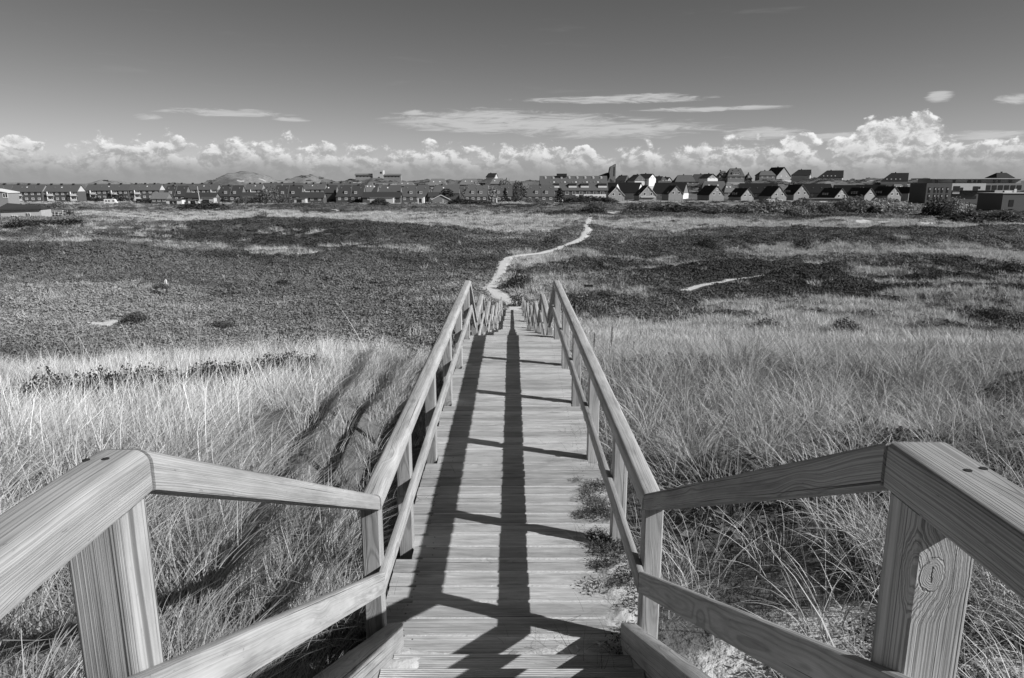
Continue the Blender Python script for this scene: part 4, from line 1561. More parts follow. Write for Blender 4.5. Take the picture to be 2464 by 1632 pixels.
def row(name, label, u0, u1, Y, v_ridge, v_eave, depth, wall, roof, cat='house', group=None, **kw):
    """building whose long side faces the viewer: ends given by photo columns"""
    xm = WX((u0 + u1) / 2, Y, -11)
    z = hz(xm, Y)
    X0, X1 = WX(u0, Y, WZ(v_ridge, Y)), WX(u1, Y, WZ(v_ridge, Y))
    he, hr = WZ(v_eave, Y) - z, WZ(v_ridge, Y + depth / 2) - z
    h = House(name, label, X1, Y + depth / 2, z, 90, depth, X1 - X0, he, hr, wall, roof, cat, group, **kw)
    return h


def gab(label, u, v_ridge, Y, w_, depth, rot, wall, roof, he=None, name='house', group=None, **kw):
    x = WX(u, Y, -8)
    z = hz(x, Y)
    hr = WZ(v_ridge, Y) - z
    he = (hr - w_ * 0.52) if he is None else he
    return House(name, label, x, Y, z, rot, w_, depth, max(1.2, he), hr, wall, roof, 'house', group, **kw)


# ---- apartment blocks on the left
APT = [(-62, 19, 413, 445, 461, 'grey apartment block cut by the left picture edge'),
       (21, 97.5, 414, 445, 461, 'grey apartment block second from the left edge'),
       (99, 183, 416, 445.5, 461, 'apartment block with the tall pale gable, third from the left'),
       (204, 306, 446, 444.5, 458, 'long apartment block half hidden behind the camper van and bushes'),
       (308, 381, 447, 443.8, 457.5, 'apartment block with small pale gable behind the first dark terrace house'),
       (392, 441, 482, 443.2, 456.0, 'far apartment roof between pale gable and flagpole'),
       (443, 520, 470, 443.3, 456.5, 'apartment block behind the white flagpole'),
       (590, 628, 476, 442.8, 456, 'short far apartment block with white balcony strip'),
       (630, 724, 505, 441, 455, 'low far apartment roof under the pale dune'),
       (722, 780, 476, 442.5, 455.5, 'apartment block with two white balconies behind the terraces'),
       (782, 856, 512, 441.3, 455, 'farthest apartment roof before the hill bunker')]
for i, (u0, u1, Y, vr, ve, lb) in enumerate(APT):
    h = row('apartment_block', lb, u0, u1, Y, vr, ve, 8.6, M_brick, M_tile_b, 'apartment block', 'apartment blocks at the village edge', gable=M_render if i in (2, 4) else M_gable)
    L = h.d
    n = max(3, int(L / 3.1))
    for k in range(n):
        s = -L / 2 + L * (k + 0.5) / n
        bal = (k % 4 == 1)
        for z in (h.he - 1.3, h.he - 4.1):
            if z < 0.6:
                continue
            h.win('left', s, z, 1.5 if not bal else 2.0, 1.35 if not bal else 1.9, 1)
            if bal:
                m_ = MB()
                m_.box(-h.w / 2 - 1.3, -h.w / 2 - 1.2, L / 2 - s - 1.8, L / 2 - s + 1.8, z - 1.2, z - 0.1)
                m_.box(-h.w / 2 - 1.2, -h.w / 2, L / 2 - s - 1.8, L / 2 - s + 1.8, z - 1.3, z - 1.15)
                m_.box(-h.w / 2 - 1.2, -h.w / 2 - 0.05, L / 2 - s + 1.65, L / 2 - s + 1.8, z - 1.1, z + 1.2)
                m_.build('balcony', M_white, h.o)
    for k in range(3):
        h.chimney(-L / 2 + L * (0.18 + 0.3 * k) + jit(0.5), 0.9, 1.0)
        h.skylight(0.45, -L / 2 + L * (0.3 + 0.22 * k) + jit(1), 0.6, 0.8, matr=M_white if k % 2 else M_tile_p)
    if i in (2, 4):
        h.win('front', 0, h.he + 1.0, 1.0, 1.6, 1)

# ---- dark terrace houses with tall roofs
TER = [(386, 443, 398, 448, 472.5, 'dark-roofed terrace house just left of the flagpole'),
       (518, 578, 402, 447.2, 472.5, 'dark-roofed terrace house second from the flagpole'),
       (652, 722, 404, 447, 473, 'dark-roofed terrace house behind the bushy grey shrub'),
       (777, 806, 410, 446.5, 464, 'narrow terrace house left of the white roof slat'),
       (807, 872, 405, 446.5, 473, 'terrace house behind the sloping pale hedge'),
       (894, 906, 430, 443.5, 462, 'small terrace roof with two pale skylights'),
       (909, 962, 412, 446.5, 464, 'plain grey roof left of the round pale tree'),
       (964, 1030, 406, 446.5, 473, 'terrace house with two dormers above the garden sheds'),
       (1040, 1104, 412, 446, 465, 'terrace house behind the dark fan-shaped tree'),
       (1117, 1172, 408, 446, 472.5, 'terrace house left of the big pale round tree'),
       (1181, 1232, 416, 446, 472, 'plain terrace house right of the big pale round tree'),
       (1267, 1334, 404, 446, 472.5, 'terrace house with two dormers in front of the hotel')]
for i, (u0, u1, Y, vr, ve, lb) in enumerate(TER):
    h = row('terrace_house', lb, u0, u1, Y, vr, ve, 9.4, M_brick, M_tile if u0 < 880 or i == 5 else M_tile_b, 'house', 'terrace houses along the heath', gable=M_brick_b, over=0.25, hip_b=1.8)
    L = h.d
    if ve > 471:
        for s in (-L * 0.14, L * 0.22):
            h.dormer(0.80, s, 1.9, 1.7, M_tile if u0 < 880 else M_tile_b)
        for s in (-L * 0.3, 0.0, L * 0.36):
            h.skylight(0.27, s + jit(0.6), 0.6, 0.8, matr=M_tile_p)
        for k in range(4):
            h.win('left', -L / 2 + L * (k + 0.5) / 4, h.he - 1.3, 1.5, 1.3, 1)
        m_ = MB()
        p, q = h.slope(0.02, L * 0.05), h.slope(1.04, L * 0.05)
        m_.bar(p, q, 0.16, 0.16, 4)
        m_.build('party_wall_cap', M_tile_p, h.roof)
    else:
        h.skylight(0.4, jit(2), 0.7, 0.9)
    h.chimney(L * jit(0.3), 0.7, 0.8)

LOWR = [(444, 516, 392, 464.5, 475.5, 'long low dark roof behind the flagpole foot'), (579, 626, 394, 464, 475.5, 'low dark roof between second and third terrace houses'),
        (722, 777, 397, 463.5, 475.5, 'low dark roof beneath the white balconies'), (872, 962, 398, 463.3, 475, 'long low roof left of the garden sheds'),
        (1031, 1076, 404, 463.5, 473, 'low roof behind the small gabled shed'), (362, 399, 380, 464.5, 478, 'pale-roofed garage left of the first terrace house')]
for i, (u0, u1, Y, vr, ve, lb) in enumerate(LOWR):
    h = row('low_house', lb, u0, u1, Y, vr, ve, 7.0, M_brick, M_tile if i != 5 else M_tile_p, 'house', 'low roofs between the terraces', gable=M_brick_b)
    for k in range(3):
        h.win('left', -h.d / 2 + h.d * (k + 0.5) / 3, max(1.0, h.he - 0.9), 1.6, 1.2, 1)

# garages and sheds at the garden ends
SHED = [(400, 438, 372, 481, 487.5, M_white, 'white garage wall left of the flagpole'), (453, 478, 374, 481, 487.5, M_white, 'white garage with dark door beside the flagpole'),
        (480, 515, 376, 476, 478, M_render, 'flat carport roof right of the flagpole'), (708, 735, 376, 478, 486, M_render, 'small shed with open front below the terraces'),
        (890, 946, 380, 476, 484, M_render, 'low shed behind the pale bush'), (1005, 1020, 378, 474, 483, M_white, 'white shed beside the glazed garden room'),
        (1188, 1196, 380, 475, 483, M_white, 'tiny white shed beside the big pale round tree')]
for (u0, u1, Y, vt, vb, mm, lb) in SHED:
    X0, X1 = WX(u0, Y, -10), WX(u1, Y, -10)
    z = hz((X0 + X1) / 2, Y)
    o = empty('garden_shed', ((X0 + X1) / 2, Y, z))
    tag(o, lb, 'shed', 'sheds at the garden ends')
    hw = (X1 - X0) / 2
    ht = max(1.6, WZ(vt, Y) - z)
    m_ = MB()
    m_.box(-hw, hw, 0, 4, -1.5, ht)
    m_.build('wall', mm, o)
    m_ = MB()
    m_.box(-hw - 0.3, hw + 0.3, -0.4, 4.3, ht + 0.003, ht + 0.22)
    m_.build('roof', M_tile_p, o)
    m_ = MB()
    m_.box(-hw * 0.55, hw * 0.35, -0.06, -0.003, 0.0, ht * 0.78)
    m_.build('door', M_dark, o)
h = gab('small gabled garden shed with white barge boards', 1061, 470.5, 378, 9.0, 6.0, 4, M_brick_b, M_tile_p, he=1.9, name='gabled_shed', over=0.3)
h.win('front', 1.0, 1.2, 0.9, 1.2, 0)
m_ = MB()
for s in (-1, 1):
    m_.prism([(s * 4.9, 1.72), (0, h.hr + 0.1), (0, h.hr + 0.38), (s * 4.9, 2.0)], 'y', -0.42, -0.31)
m_.build('barge_board', M_white, h.o)

# ---- hotel with the long window roof, and the church
h = row('hotel', 'long hotel with a huge windowed roof and white balcony band', 1301, 1463, 438, 424.5, 457.5, 15, M_brick, M_tile_b, 'hotel', None, over=0.4, gable=M_brick_b)
L = h.d
for k in range(8):
    s = -L / 2 + L * (0.08 + 0.12 * k)
    h.dormer(0.20, s, 1.1, 1.0, M_render, mull=0)
for k in range(15):
    h.skylight(0.47, -L / 2 + L * (0.15 + 0.055 * k), 0.6, 1.1, matr=M_white if k % 3 == 1 else M_tile_p)
for (a, b) in ((0.20, 0.28), (0.42, 0.54), (0.60, 0.72), (0.86, 0.99)):
    m_ = MB()
    t = 0.78
    p = h.slope(t, -L / 2 + L * (a + b) / 2)
    m_.box(p.x - 0.9, p.x + 0.5, p.y - L * (b - a) / 2, p.y + L * (b - a) / 2, p.z - 0.7, p.z + 0.35)
    m_.build('balcony', M_white, h.o)
    m_ = MB()
    m_.box(p.x - 0.55, p.x + 1.4, p.y - L * (b - a) / 2 + 0.1, p.y + L * (b - a) / 2 - 0.1, p.z + 0.353, p.z + 1.8)
    m_.build('recess', M_dark, h.o)
for (a, b) in ((0.52, 0.57), (0.64, 0.97)):
    m_ = MB()
    m_.box(-h.w / 2 - 2.2, -h.w / 2 - 2.0, L / 2 - (-L / 2 + L * b), L / 2 - (-L / 2 + L * a), h.he - 4.3, h.he - 2.4)
    m_.build('balcony', M_white, h.o)
for k in range(9):
    h.win('left', -L / 2 + L * (0.08 + 0.105 * k), h.he - 1.7, 2.2, 2.0, 1)
m_ = MB()
m_.box(-1.5, 1.5, L * 0.60, L * 0.75, h.hr - 0.2, h.hr + 1.6)
m_.build('roof_hut', M_black, h.roof)

Yc = 520
zc = hz(WX(1470, Yc, -11), Yc)
church = empty('church', (WX(1470, Yc, -5), Yc, zc))
tag(church, 'church with a tall slanted concrete tower and sweeping dark roof', 'church')
kx = (Yc * C_ - 0 * S_) / FPX


def cp(u, v):
    return ((u - 1470) * kx, WZ(v, Yc) - zc)


m_ = MB()
m_.prism([cp(1480.3, 394.5), cp(1467.8, 401.8), cp(1465.2, 415), cp(1466.6, 425), cp(1460, 441), cp(1460, 486), cp(1480.3, 486)], 'y', 0, 7)
tw = m_.build('tower', M_brick_b, church)
m_ = MB()
m_.box(cp(1475.6, 400)[0], cp(1477.6, 400)[0], -0.12, -0.003, cp(0, 424)[1], cp(0, 401.5)[1])
m_.build('slit_window', M_dark, tw)
for u in (1467.5, 1470.8, 1474.2):
    m_ = MB()
    m_.box(cp(u, 0)[0], cp(u + 1.4, 0)[0], -0.12, -0.003, cp(0, 438)[1], cp(0, 430.0 + (u - 1467) * 0.6)[1])
    m_.build('window', M_dark, tw)
m_ = MB()
m_.prism([cp(1443, 423.6), cp(1465, 415.2), cp(1466.4, 425), cp(1459.8, 441), cp(1443, 441)], 'y', 3, 16)
m_.build('roof', M_black, church)

# ---- gable houses in the front row on the right
GAB = [(1483.5, 449.6, 452, 10.2, 12, 6, 'first gable house right of the hotel, window pair over a porch'),
       (1559, 447.6, 458, 11.0, 12, 6, 'gable house with white porch roof before the white-gabled hall'),
       (1626.5, 447.6, 462, 9.6, 13, 7, 'narrow gable house left of the white-walled hall'),
       (1724.5, 447.6, 458, 10.6, 14, 17, 'gable house with round-headed attic window behind the mesh fence'),
       (1798.5, 454.0, 455, 9.4, 13, 18, 'lower gable house with white dormer strip on its dark roof'),
       (1874.5, 449.0, 452, 10.8, 13, 15, 'gable house with attic balcony above the white low wall'),
       (1928.5, 445.3, 458, 11.0, 13, 14, 'tall gable house with three arched windows'),
       (2024.5, 454.0, 440, 9.8, 15, 17, 'gable house with white arch windows above the flat extension'),
       (2093.5, 452.8, 440, 8.6, 15, 18, 'pale gable house with one square window'),
       (2152.0, 449.6, 436, 9.6, 14, 14, 'gable house with three small windows near the modern block'),
       (2195.0, 451.0, 442, 6.5, 12, 22, 'narrow dark gable house beside the modern block')]
for i, (u, vr, Y, w_, dp, rot, lb) in enumerate(GAB):
    h = gab(lb, u, vr, Y, w_, dp, rot, M_gable, M_black, name='gable_house', group='gable houses in the front row', gable=M_gable, over=0.35)
    zz = max(h.he + 0.7, 1.6)
    sp = w_ * 0.20
    if i == 8:
        h.win('front', 0.2, zz + 0.6, 1.9, 1.5, 1)
    elif i == 10:
        h.win('front', 0, zz + 1, 0.8, 1.5, 0)
    else:
        h.win('front', -sp, zz, 1.6, 1.7, 0)
        h.win('front', sp, zz, 1.6, 1.7, 0)
        h.win('front', 0.1, min(h.hr - 2.2, zz + 2.8), 1.3 if i in (3, 5, 7) else 0.8, 1.3 if i in (3, 5, 7) else 0.9, 1 if i in (3, 5, 7) else 0)
    if i in (4, 6, 7, 8, 9):
        for k in range(3):
            h.dormer(0.80, -dp * 0.15 + 1.9 * k - 1.5, 1.3, 1.3, M_black, mull=0)
    elif i < 3:
        h.skylight(0.85, dp * 0.25, 0.8, 1.3)
    h.chimney(jit(2), 0.7, 0.7)
    if i == 1:
        m_ = MB()
        m_.box(-w_ * 0.42, w_ * 0.42, -1.0, -0.05, 2.1, 2.45)
        m_.build('porch_roof', M_white, h.o)
    m_ = MB()
    for s in (-1, 1):
        xe, ze = s * (w_ / 2 + 0.35), h.he - 0.35 * (h.hr - h.he) / (w_ / 2)
        m_.prism([(xe, ze - 0.05), (0, h.hr - 0.05), (0, h.hr + 0.20), (xe, ze + 0.2)], 'y', -0.42, -0.352)
    m_.build('barge_board', M_tile_p if i not in (0, 1) else M_white, h.o)

# second row: halls turned so that their gable catches the sun
HALL = [(1541, 440.2, 496, 12.5, 24, 58, M_render, None, 'grey hall with white-edged sunlit gable behind the porch house'),
        (1650, 440.6, 505, 13.5, 22, 60, M_white, M_brick_b, 'white-walled hall with a grey gable triangle'),
        (1868, 442.0, 486, 12.0, 24, 62, M_white, None, 'long dark-roofed hall with small sunlit white gable'),
        (2006, 443.0, 490, 11.0, 26, 64, M_brick_b, M_tile_p, 'long dark roof with a pale hipped end behind the arch-window house'),
        (1485, 440.5, 488, 11.0, 18, 56, M_brick_b, M_white, 'dark-roofed house with white barge boards right of the church'),
        (2075, 446.5, 476, 10.0, 18, 50, M_brick_b, None, 'black-roofed house between arch-window and pale gable houses'),
        (2128, 445.5, 474, 10.0, 18, 45, M_brick_b, None, 'black-roofed house behind the house with three small windows')]
for i, (u, vr, Y, w_, dp, rot, wl, gm, lb) in enumerate(HALL):
    h = gab(lb, u, vr, Y, w_, dp, rot, wl if i in (1,) else M_brick_b if i != 0 else M_conc, M_black, he=None, name='village_hall', group='second row of houses', gable=gm or M_white, over=0.4, hip_f=2.5 if i == 3 else 0)
    for k in range(5):
        h.win('left', -dp * 0.4 + dp * 0.2 * k, max(1.5, h.he - 1.6), 0.8, 1.6, 0)
        if i in (2, 3):
            h.skylight(0.5, -dp * 0.4 + dp * 0.2 * k, 0.7, 0.9, matr=M_tile_b)

# further roofs between the rows
MIDR = [(1580, 1622, 540, 436, 452, M_tile_b, 'grey roof behind the narrow gable house'), (1690, 1752, 545, 437, 457, M_tile_b, 'wide grey roof behind the round-headed attic window'),
        (1745, 1768, 530, 441, 462, M_tile_p, 'steep grey roof right of the wide grey one'), (2085, 2110, 520, 444, 452, M_tile, 'dark roof far behind the pale gable house'),
        (2152, 2184, 480, 444.5, 458, M_tile_p, 'grey curved-top roof beside the modern block'), (954, 994, 560, 438.5, 447, M_tile_p, 'pale low roof with a dark bush before it'),
        (1029, 1073, 575, 431.0, 446, M_tile_p, 'pale mansard house on the hill foot, left of two'), (1106, 1150, 580, 431.0, 444, M_tile_p, 'pale mansard house on the hill foot, right of two'),
        (1180, 1214, 585, 430.5, 442, M_tile_p, 'pale roof under the black hilltop house'), (876, 897, 500, 438.5, 461, M_tile_p, 'small steep pale roof with a dark dormer')]
for (u0, u1, Y, vr, ve, rf, lb) in MIDR:
    h = row('village_house', lb, u0, u1, Y, vr, ve, 10, M_brick_b, rf, 'house', 'houses between the rows', hip_f=1.5, hip_b=2.5)
    for k in range(2):
        h.skylight(0.5, h.d * (-0.2 + 0.35 * k), 0.8, 1.0)
    h.win('left', 0, max(1.0, h.he - 1.2), 1.4, 1.2, 1)

# ---- houses on the dunes
def hillhouse(label, u, vr, vb, Y, w_, depth, rot, wall, roof, gable=None, he=None, hip_b=0.0, hip_f=0.0, name='hill_house', wins=2):
    x = WX(u, Y, 3)
    z = min(hz(x, Y), WZ(vb, Y)) if hz(x, Y) < WZ(vb, Y) + 1.5 else WZ(vb, Y)
    hr = WZ(vr, Y) - WZ(vb, Y)
    z = WZ(vb, Y)
    h = House(name, label, x, Y, z, rot, w_, depth, hr * 0.30 if he is None else he, hr, wall, roof, 'house', 'houses on the dunes', hip_b=hip_b, hip_f=hip_f, gable=gable)
    m_ = MB()
    m_.box(-w_ / 2 - 0.6, w_ / 2 + 0.6, -0.6, depth + 0.6, -9.0, -2.003)
    m_.build('foundation', M_conc, h.o)
    for k in range(wins):
        h.win('front', -w_ * 0.18 + w_ * 0.36 * k, h.he + 0.3, 1.2, 1.3, 1)
    return h


HILL = [('small dark hip-roofed house left end of the hill village', 1512, 423, 440, 610, 9, 11, 45, M_gable, M_tile_b, M_gable, None, 1.5, 1.0),
        ('grey gabled hill house with white verandah', 1541, 421, 440, 600, 11, 11, 25, M_render, M_tile_b, M_gable, None, 1.0, 1.2),
        ('white gabled hill house with black roof', 1570, 419, 441, 605, 11.5, 14, 50, M_white, M_black, M_white, 4.0, 3.0, 0),
        ('pointed brick hill house with tower chimney', 1599, 425, 442, 615, 11, 12, 40, M_brick, M_tile, M_brick, None, 2.5, 2.0),
        ('little gable peak right of the pointed brick house', 1611, 427, 441, 622, 8, 9, 35, M_brick_b, M_tile, M_gable, None, 0, 0),
        ('small white-fronted gable house left of the great mansard', 1715, 419, 438, 600, 10, 12, 20, M_white, M_tile, M_gable, 3.0, 0, 0),
        ('big gable house on the dune top with steep pale front', 1885, 403, 428, 615, 15, 15, 22, M_gable, M_black, M_gable, 1.2, 0, 0),
        ('trapezoid black-roofed hill house left of three', 1949, 409, 424.5, 640, 11, 15, 64, M_render, M_black, M_render, 1.0, 5.0, 0),
        ('trapezoid black-roofed hill house middle of three', 2027, 411, 430.5, 615, 13, 19, 64, M_render, M_black, M_render, 1.0, 6.5, 0),
        ('trapezoid black-roofed hill house above the modern block', 2184, 417, 439, 560, 13, 18, 62, M_render, M_black, M_render, 1.0, 6.5, 0),
        ('black hilltop house with one sloping end', 1194, 417.5, 428.5, 720, 9, 9, 72, M_render, M_black, M_render, 1.0, 1.0, 0)]
for t_ in HILL:
    h = hillhouse(t_[0], t_[1], t_[2], t_[3], t_[4], t_[5], t_[6], t_[7], t_[8], t_[9], t_[10], t_[11], t_[12], t_[13], wins=2 if t_[5] > 9.5 else 1)
    h.chimney(jit(1.5), 0.9, 0.8)
    if 'middle of three' in t_[0] or 'above the modern' in t_[0]:
        for k in range(4):
            h.skylight(0.82, -5 + 3 * k, 0.9, 1.0, matr=M_conc)
HROW = [(1625, 1672, 620, 422, 437, M_tile_b, 'long grey roof on the dune, left half of the pair'), (1664, 1711, 628, 420, 437, M_tile, 'long dark roof on the dune, right half of the pair'),
        (1729, 1752, 605, 412, 427, M_tile_b, 'stepped grey roof leaning against the great mansard'), (1750, 1790, 600, 406, 424, M_tile_b, 'great grey mansard house crowning the dune'),
        (1795, 1808, 625, 418, 430, M_black, 'small black box house right of the great mansard'), (1826, 1864, 612, 412, 422, M_tile_b, 'hill house with pale roof left of the big gable house'),
        (2396, 2437, 470, 417, 428, M_black, 'black roof peeping over the modern block')]
for (u0, u1, Y, vr, ve, rf, lb) in HROW:
    xm = WX((u0 + u1) / 2, Y, 0)
    z = hz(xm, Y)
    zz = WZ(ve + 9, Y)
    X0, X1 = WX(u0, Y, 0), WX(u1, Y, 0)
    h = House('hill_house', lb, X1, Y + 5, zz, 90, 11, X1 - X0, WZ(ve, Y) - zz, WZ(vr, Y + 5) - zz, M_brick_b, rf, 'house', 'houses on the dunes', hip_f=1.6, hip_b=3.0)
    m_ = MB()
    m_.box(-6, 6, -0.5, X1 - X0 + 0.5, -10, -2.003)
    m_.build('foundation', M_conc, h.o)
    L = h.d
    for k in range(max(2, int(L / 4))):
        h.win('left', -L / 2 + L * (k + 0.5) / max(2, int(L / 4)), max(0.8, h.he - 1.2), 1.3, 1.3, 1)
    if 'great' in lb:
        h.dormer(0.85, 0, L * 0.5, 1.8, M_tile, mull=3)
        h.skylight(0.3, -L * 0.15, 0.8, 0.8, matr=M_black)
        h.skylight(0.3, L * 0.2, 0.8, 0.8, matr=M_black)
    h.chimney(jit(2), 1.0, 0.8)

# concrete lookout building on the far dune
Yb = 735
zb_ = WZ(428, Yb)
kx = Yb * C_ / FPX
bk = empty('lookout_building', (WX(908, Yb, 5), Yb, zb_))
tag(bk, 'pale concrete lookout block with low wings on the far dune', 'building')


def bp_(u, v):
    return ((u - 908) * kx, WZ(v, Yb) - zb_)


for (u0, u1, v0, v1, y0, y1, mm, nm) in ((897, 922, 410, 434, 0, 10, M_render, 'tower'), (855, 896.5, 422, 434, 1, 9, M_gable, 'wing'), (922.5, 964, 422.5, 434, 1.5, 9, M_gable, 'wing')):
    m_ = MB()
    m_.box(bp_(u0, 0)[0], bp_(u1, 0)[0], y0, y1, -6, bp_(0, v0)[1])
    p = m_.build(nm, mm, bk)
    if nm == 'wing':
        m_ = MB()
        a, b, zt = bp_(u0, 0)[0] - 0.8, bp_(u1, 0)[0], bp_(0, v0)[1]
        m_.prism([(y0 - 0.9, zt + 0.003), (y1 + 0.5, zt + 0.003), (y0 + 4, zt + 1.7), (y0 - 0.9, zt + 0.25)], 'x', a, b)
        m_.build('roof', M_tile_p, p)
        for k in range(5):
            x0 = bp_(u0 + (u1 - u0) * (k + 0.3) / 5, 0)[0]
            m_ = MB()
            m_.box(x0, x0 + 1.1, y0 - 0.1, y0 - 0.003, bp_(0, v0 + 4)[1], bp_(0, v0 + 2)[1])
            m_.build('window', M_glass, p)
    else:
        m_ = MB()
        m_.box(bp_(915, 0)[0], bp_(919.5, 0)[0], -0.1, -0.003, bp_(0, 418)[1], bp_(0, 413.5)[1])
        m_.build('window', M_glass, p)
        m_ = MB()
        m_.box(bp_(910, 0)[0], bp_(914, 0)[0], -0.1, -0.003, bp_(0, 430)[1], bp_(0, 426)[1])
        m_.build('door', M_dark, p)
m_ = MB()
m_.prism([(bp_(869, 0)[0], bp_(0, 421)[1]), (bp_(897, 0)[0] - 0.1, bp_(0, 421)[1]), (bp_(897, 0)[0] - 0.1, bp_(0, 418.5)[1]), (bp_(874, 0)[0], bp_(0, 418.8)[1])], 'y', 2, 8)
m_.build('roof', M_tile_p, bk)

# ---- modern apartment block on the right
Ym = 335
zm = hz(WX(2330, Ym, -10), Ym)
mb = empty('modern_block', (WX(2330, Ym, -6), Ym, zm))
tag(mb, 'modern flat-roofed block with white upper band and brick end', 'apartment block')
kx = (Ym * C_ + 8 * S_) / FPX


def mp_(u):
    return (u - 2330) * kx


def mz(v):
    return WZ(v, Ym) - zm


def mbox(nm, u0, u1, v0, v1, y0, y1, mm, parent=None):
    m_ = MB()
    m_.box(mp_(u0), mp_(u1), y0, y1, mz(v1) if v1 else -2, mz(v0))
    return m_.build(nm, mm, parent or mb)


br = mbox('brick_wing', 2227, 2288, 441, 0, 0, 14, M_brick)
for r_i, (va, vb) in enumerate(((451, 464), (467.5, 481))):
    for (ua, ub) in ((2232, 2237), (2245.5, 2250), (2254.5, 2257.5), (2262.5, 2267), (2275, 2280)):
        m_ = MB()
        m_.box(mp_(ua), mp_(ub), -0.09, -0.003, mz(vb), mz(va))
        m_.build('window', M_glass, br)
        m_ = MB()
        m_.box(mp_(ua + (ub - ua) * 0.5), mp_(ub) - 0.03, -0.14, -0.093, mz(va + 6), mz(va + 2))
        m_.build('curtain', M_conc, br)
wb = mbox('white_storey', 2289.5, 2379, 441.5, 458.5, 3, 16, M_render)
for (ua, ub, va, vb) in ((2301, 2317, 448, 458), (2318.5, 2325, 451.5, 458), (2349, 2361, 448.5, 458), (2362, 2366.5, 449, 455)):
    m_ = MB()
    m_.box(mp_(ua), mp_(ub), 2.90, 2.997, mz(vb), mz(va))
    m_.build('window', M_glass, wb)
mbox('dark_storey', 2289.5, 2409, 458.7, 0, 5, 16, M_brick)
mbox('glass_storey', 2379.3, 2480, 441.5, 458.5, 4, 16, M_brick_b)
for k in range(6):
    mbox('window', 2383 + 15 * k, 2394 + 15 * k, 446, 457, 3.88, 3.997, M_glass)
up = mbox('penthouse', 2262, 2480, 431, 441.2, 8, 20, M_gable)
for (ua, ub) in ((2270, 2277), (2313, 2320), (2349, 2358), (2364, 2370), (2374, 2383), (2412, 2418), (2424, 2430), (2450, 2458)):
    mbox('window', ua, ub, 433, 440.5, 7.88, 7.997, M_glass, up)
mbox('roof', 2250, 2482, 428.8, 430.8, 5.5, 22, M_conc)
mbox('balcony', 2302, 2319, 459.5, 467, 3.5, 4.9, M_conc)
mbox('balcony', 2428, 2447, 459.5, 466, 3.5, 4.9, M_white)
mbox('balcony', 2450, 2456, 455, 466, 3.2, 3.45, M_white)
for (ua, ub) in ((2316, 2366), (2386, 2406)):
    mbox('window', ua, ub, 471, 479, 4.88, 4.997, M_glass)

Ym2 = 262
zm2 = hz(WX(2440, Ym2, -10), Ym2)
nb = empty('brick_corner_block', (WX(2440, Ym2, -8), Ym2, zm2))
tag(nb, 'near dark brick block cut by the right picture edge', 'apartment block')
k2 = (Ym2 * C_ + 8 * S_) / FPX
m_ = MB()
m_.box((2410 - 2440) * k2, (2520 - 2440) * k2, 0, 14, -2, WZ(466, Ym2) - zm2)
bw_ = m_.build('wall', M_brick, nb)
for (ua, ub, va, vb) in ((2427, 2438, 481, 497), (2428, 2440, 503, 512)):
    m_ = MB()
    m_.box((ua - 2440) * k2, (ub - 2440) * k2, -0.1, -0.003, WZ(vb, Ym2) - zm2, WZ(va, Ym2) - zm2)
    m_.build('window', M_glass, bw_)
m_ = MB()
m_.box((2408 - 2440) * k2, (2522 - 2440) * k2, -0.3, 14.3, WZ(466, Ym2) - zm2 + 0.003, WZ(465, Ym2) - zm2 + 0.05)
m_.build('roof', M_conc, nb)

# flat extension and low white wall before the gable houses
Ye = 405
ze = hz(WX(2000, Ye, -10), Ye)
fx = empty('flat_extension', (WX(2000, Ye, -9), Ye, ze))
tag(fx, 'flat-roofed brick extension with white stair cheek among the shrubs', 'building')
ke = (Ye * C_ + 9 * S_) / FPX
m_ = MB()
m_.box((1945 - 2000) * ke, (2028 - 2000) * ke, 0, 8, -2, WZ(479, Ye) - ze)
fw = m_.build('wall', M_brick_b, fx)
m_ = MB()
m_.box((1935 - 2000) * ke, (2030 - 2000) * ke, -0.6, 8.4, WZ(479, Ye) - ze + 0.003, WZ(477.6, Ye) - ze)
m_.build('roof', M_tile_p, fx)
m_ = MB()
m_.box((1971 - 2000) * ke, (1996 - 2000) * ke, -1.0, -0.62, WZ(487, Ye) - ze, WZ(484, Ye) - ze)
m_.build('balcony', M_white, fx)
for u in (2006, 2011.5, 2016.5):
    m_ = MB()
    m_.box((u - 2000) * ke, (u + 2.6 - 2000) * ke, -0.1, -0.003, WZ(490.5, Ye) - ze, WZ(487, Ye) - ze)
    m_.build('window', M_glass, fx)
m_ = MB()
x0, x1 = WX(1844, 410, -10), WX(1884, 410, -10)
m_.box(x0 - (x0 + x1) / 2, (x1 - x0) / 2, 0, 0.3, -1.0, 1.9)
o = m_.build('garden_wall', M_white, None, loc=((x0 + x1) / 2, 410, hz((x0 + x1) / 2, 410)))
tag(o, 'low white garden wall under the attic-balcony house', 'wall')

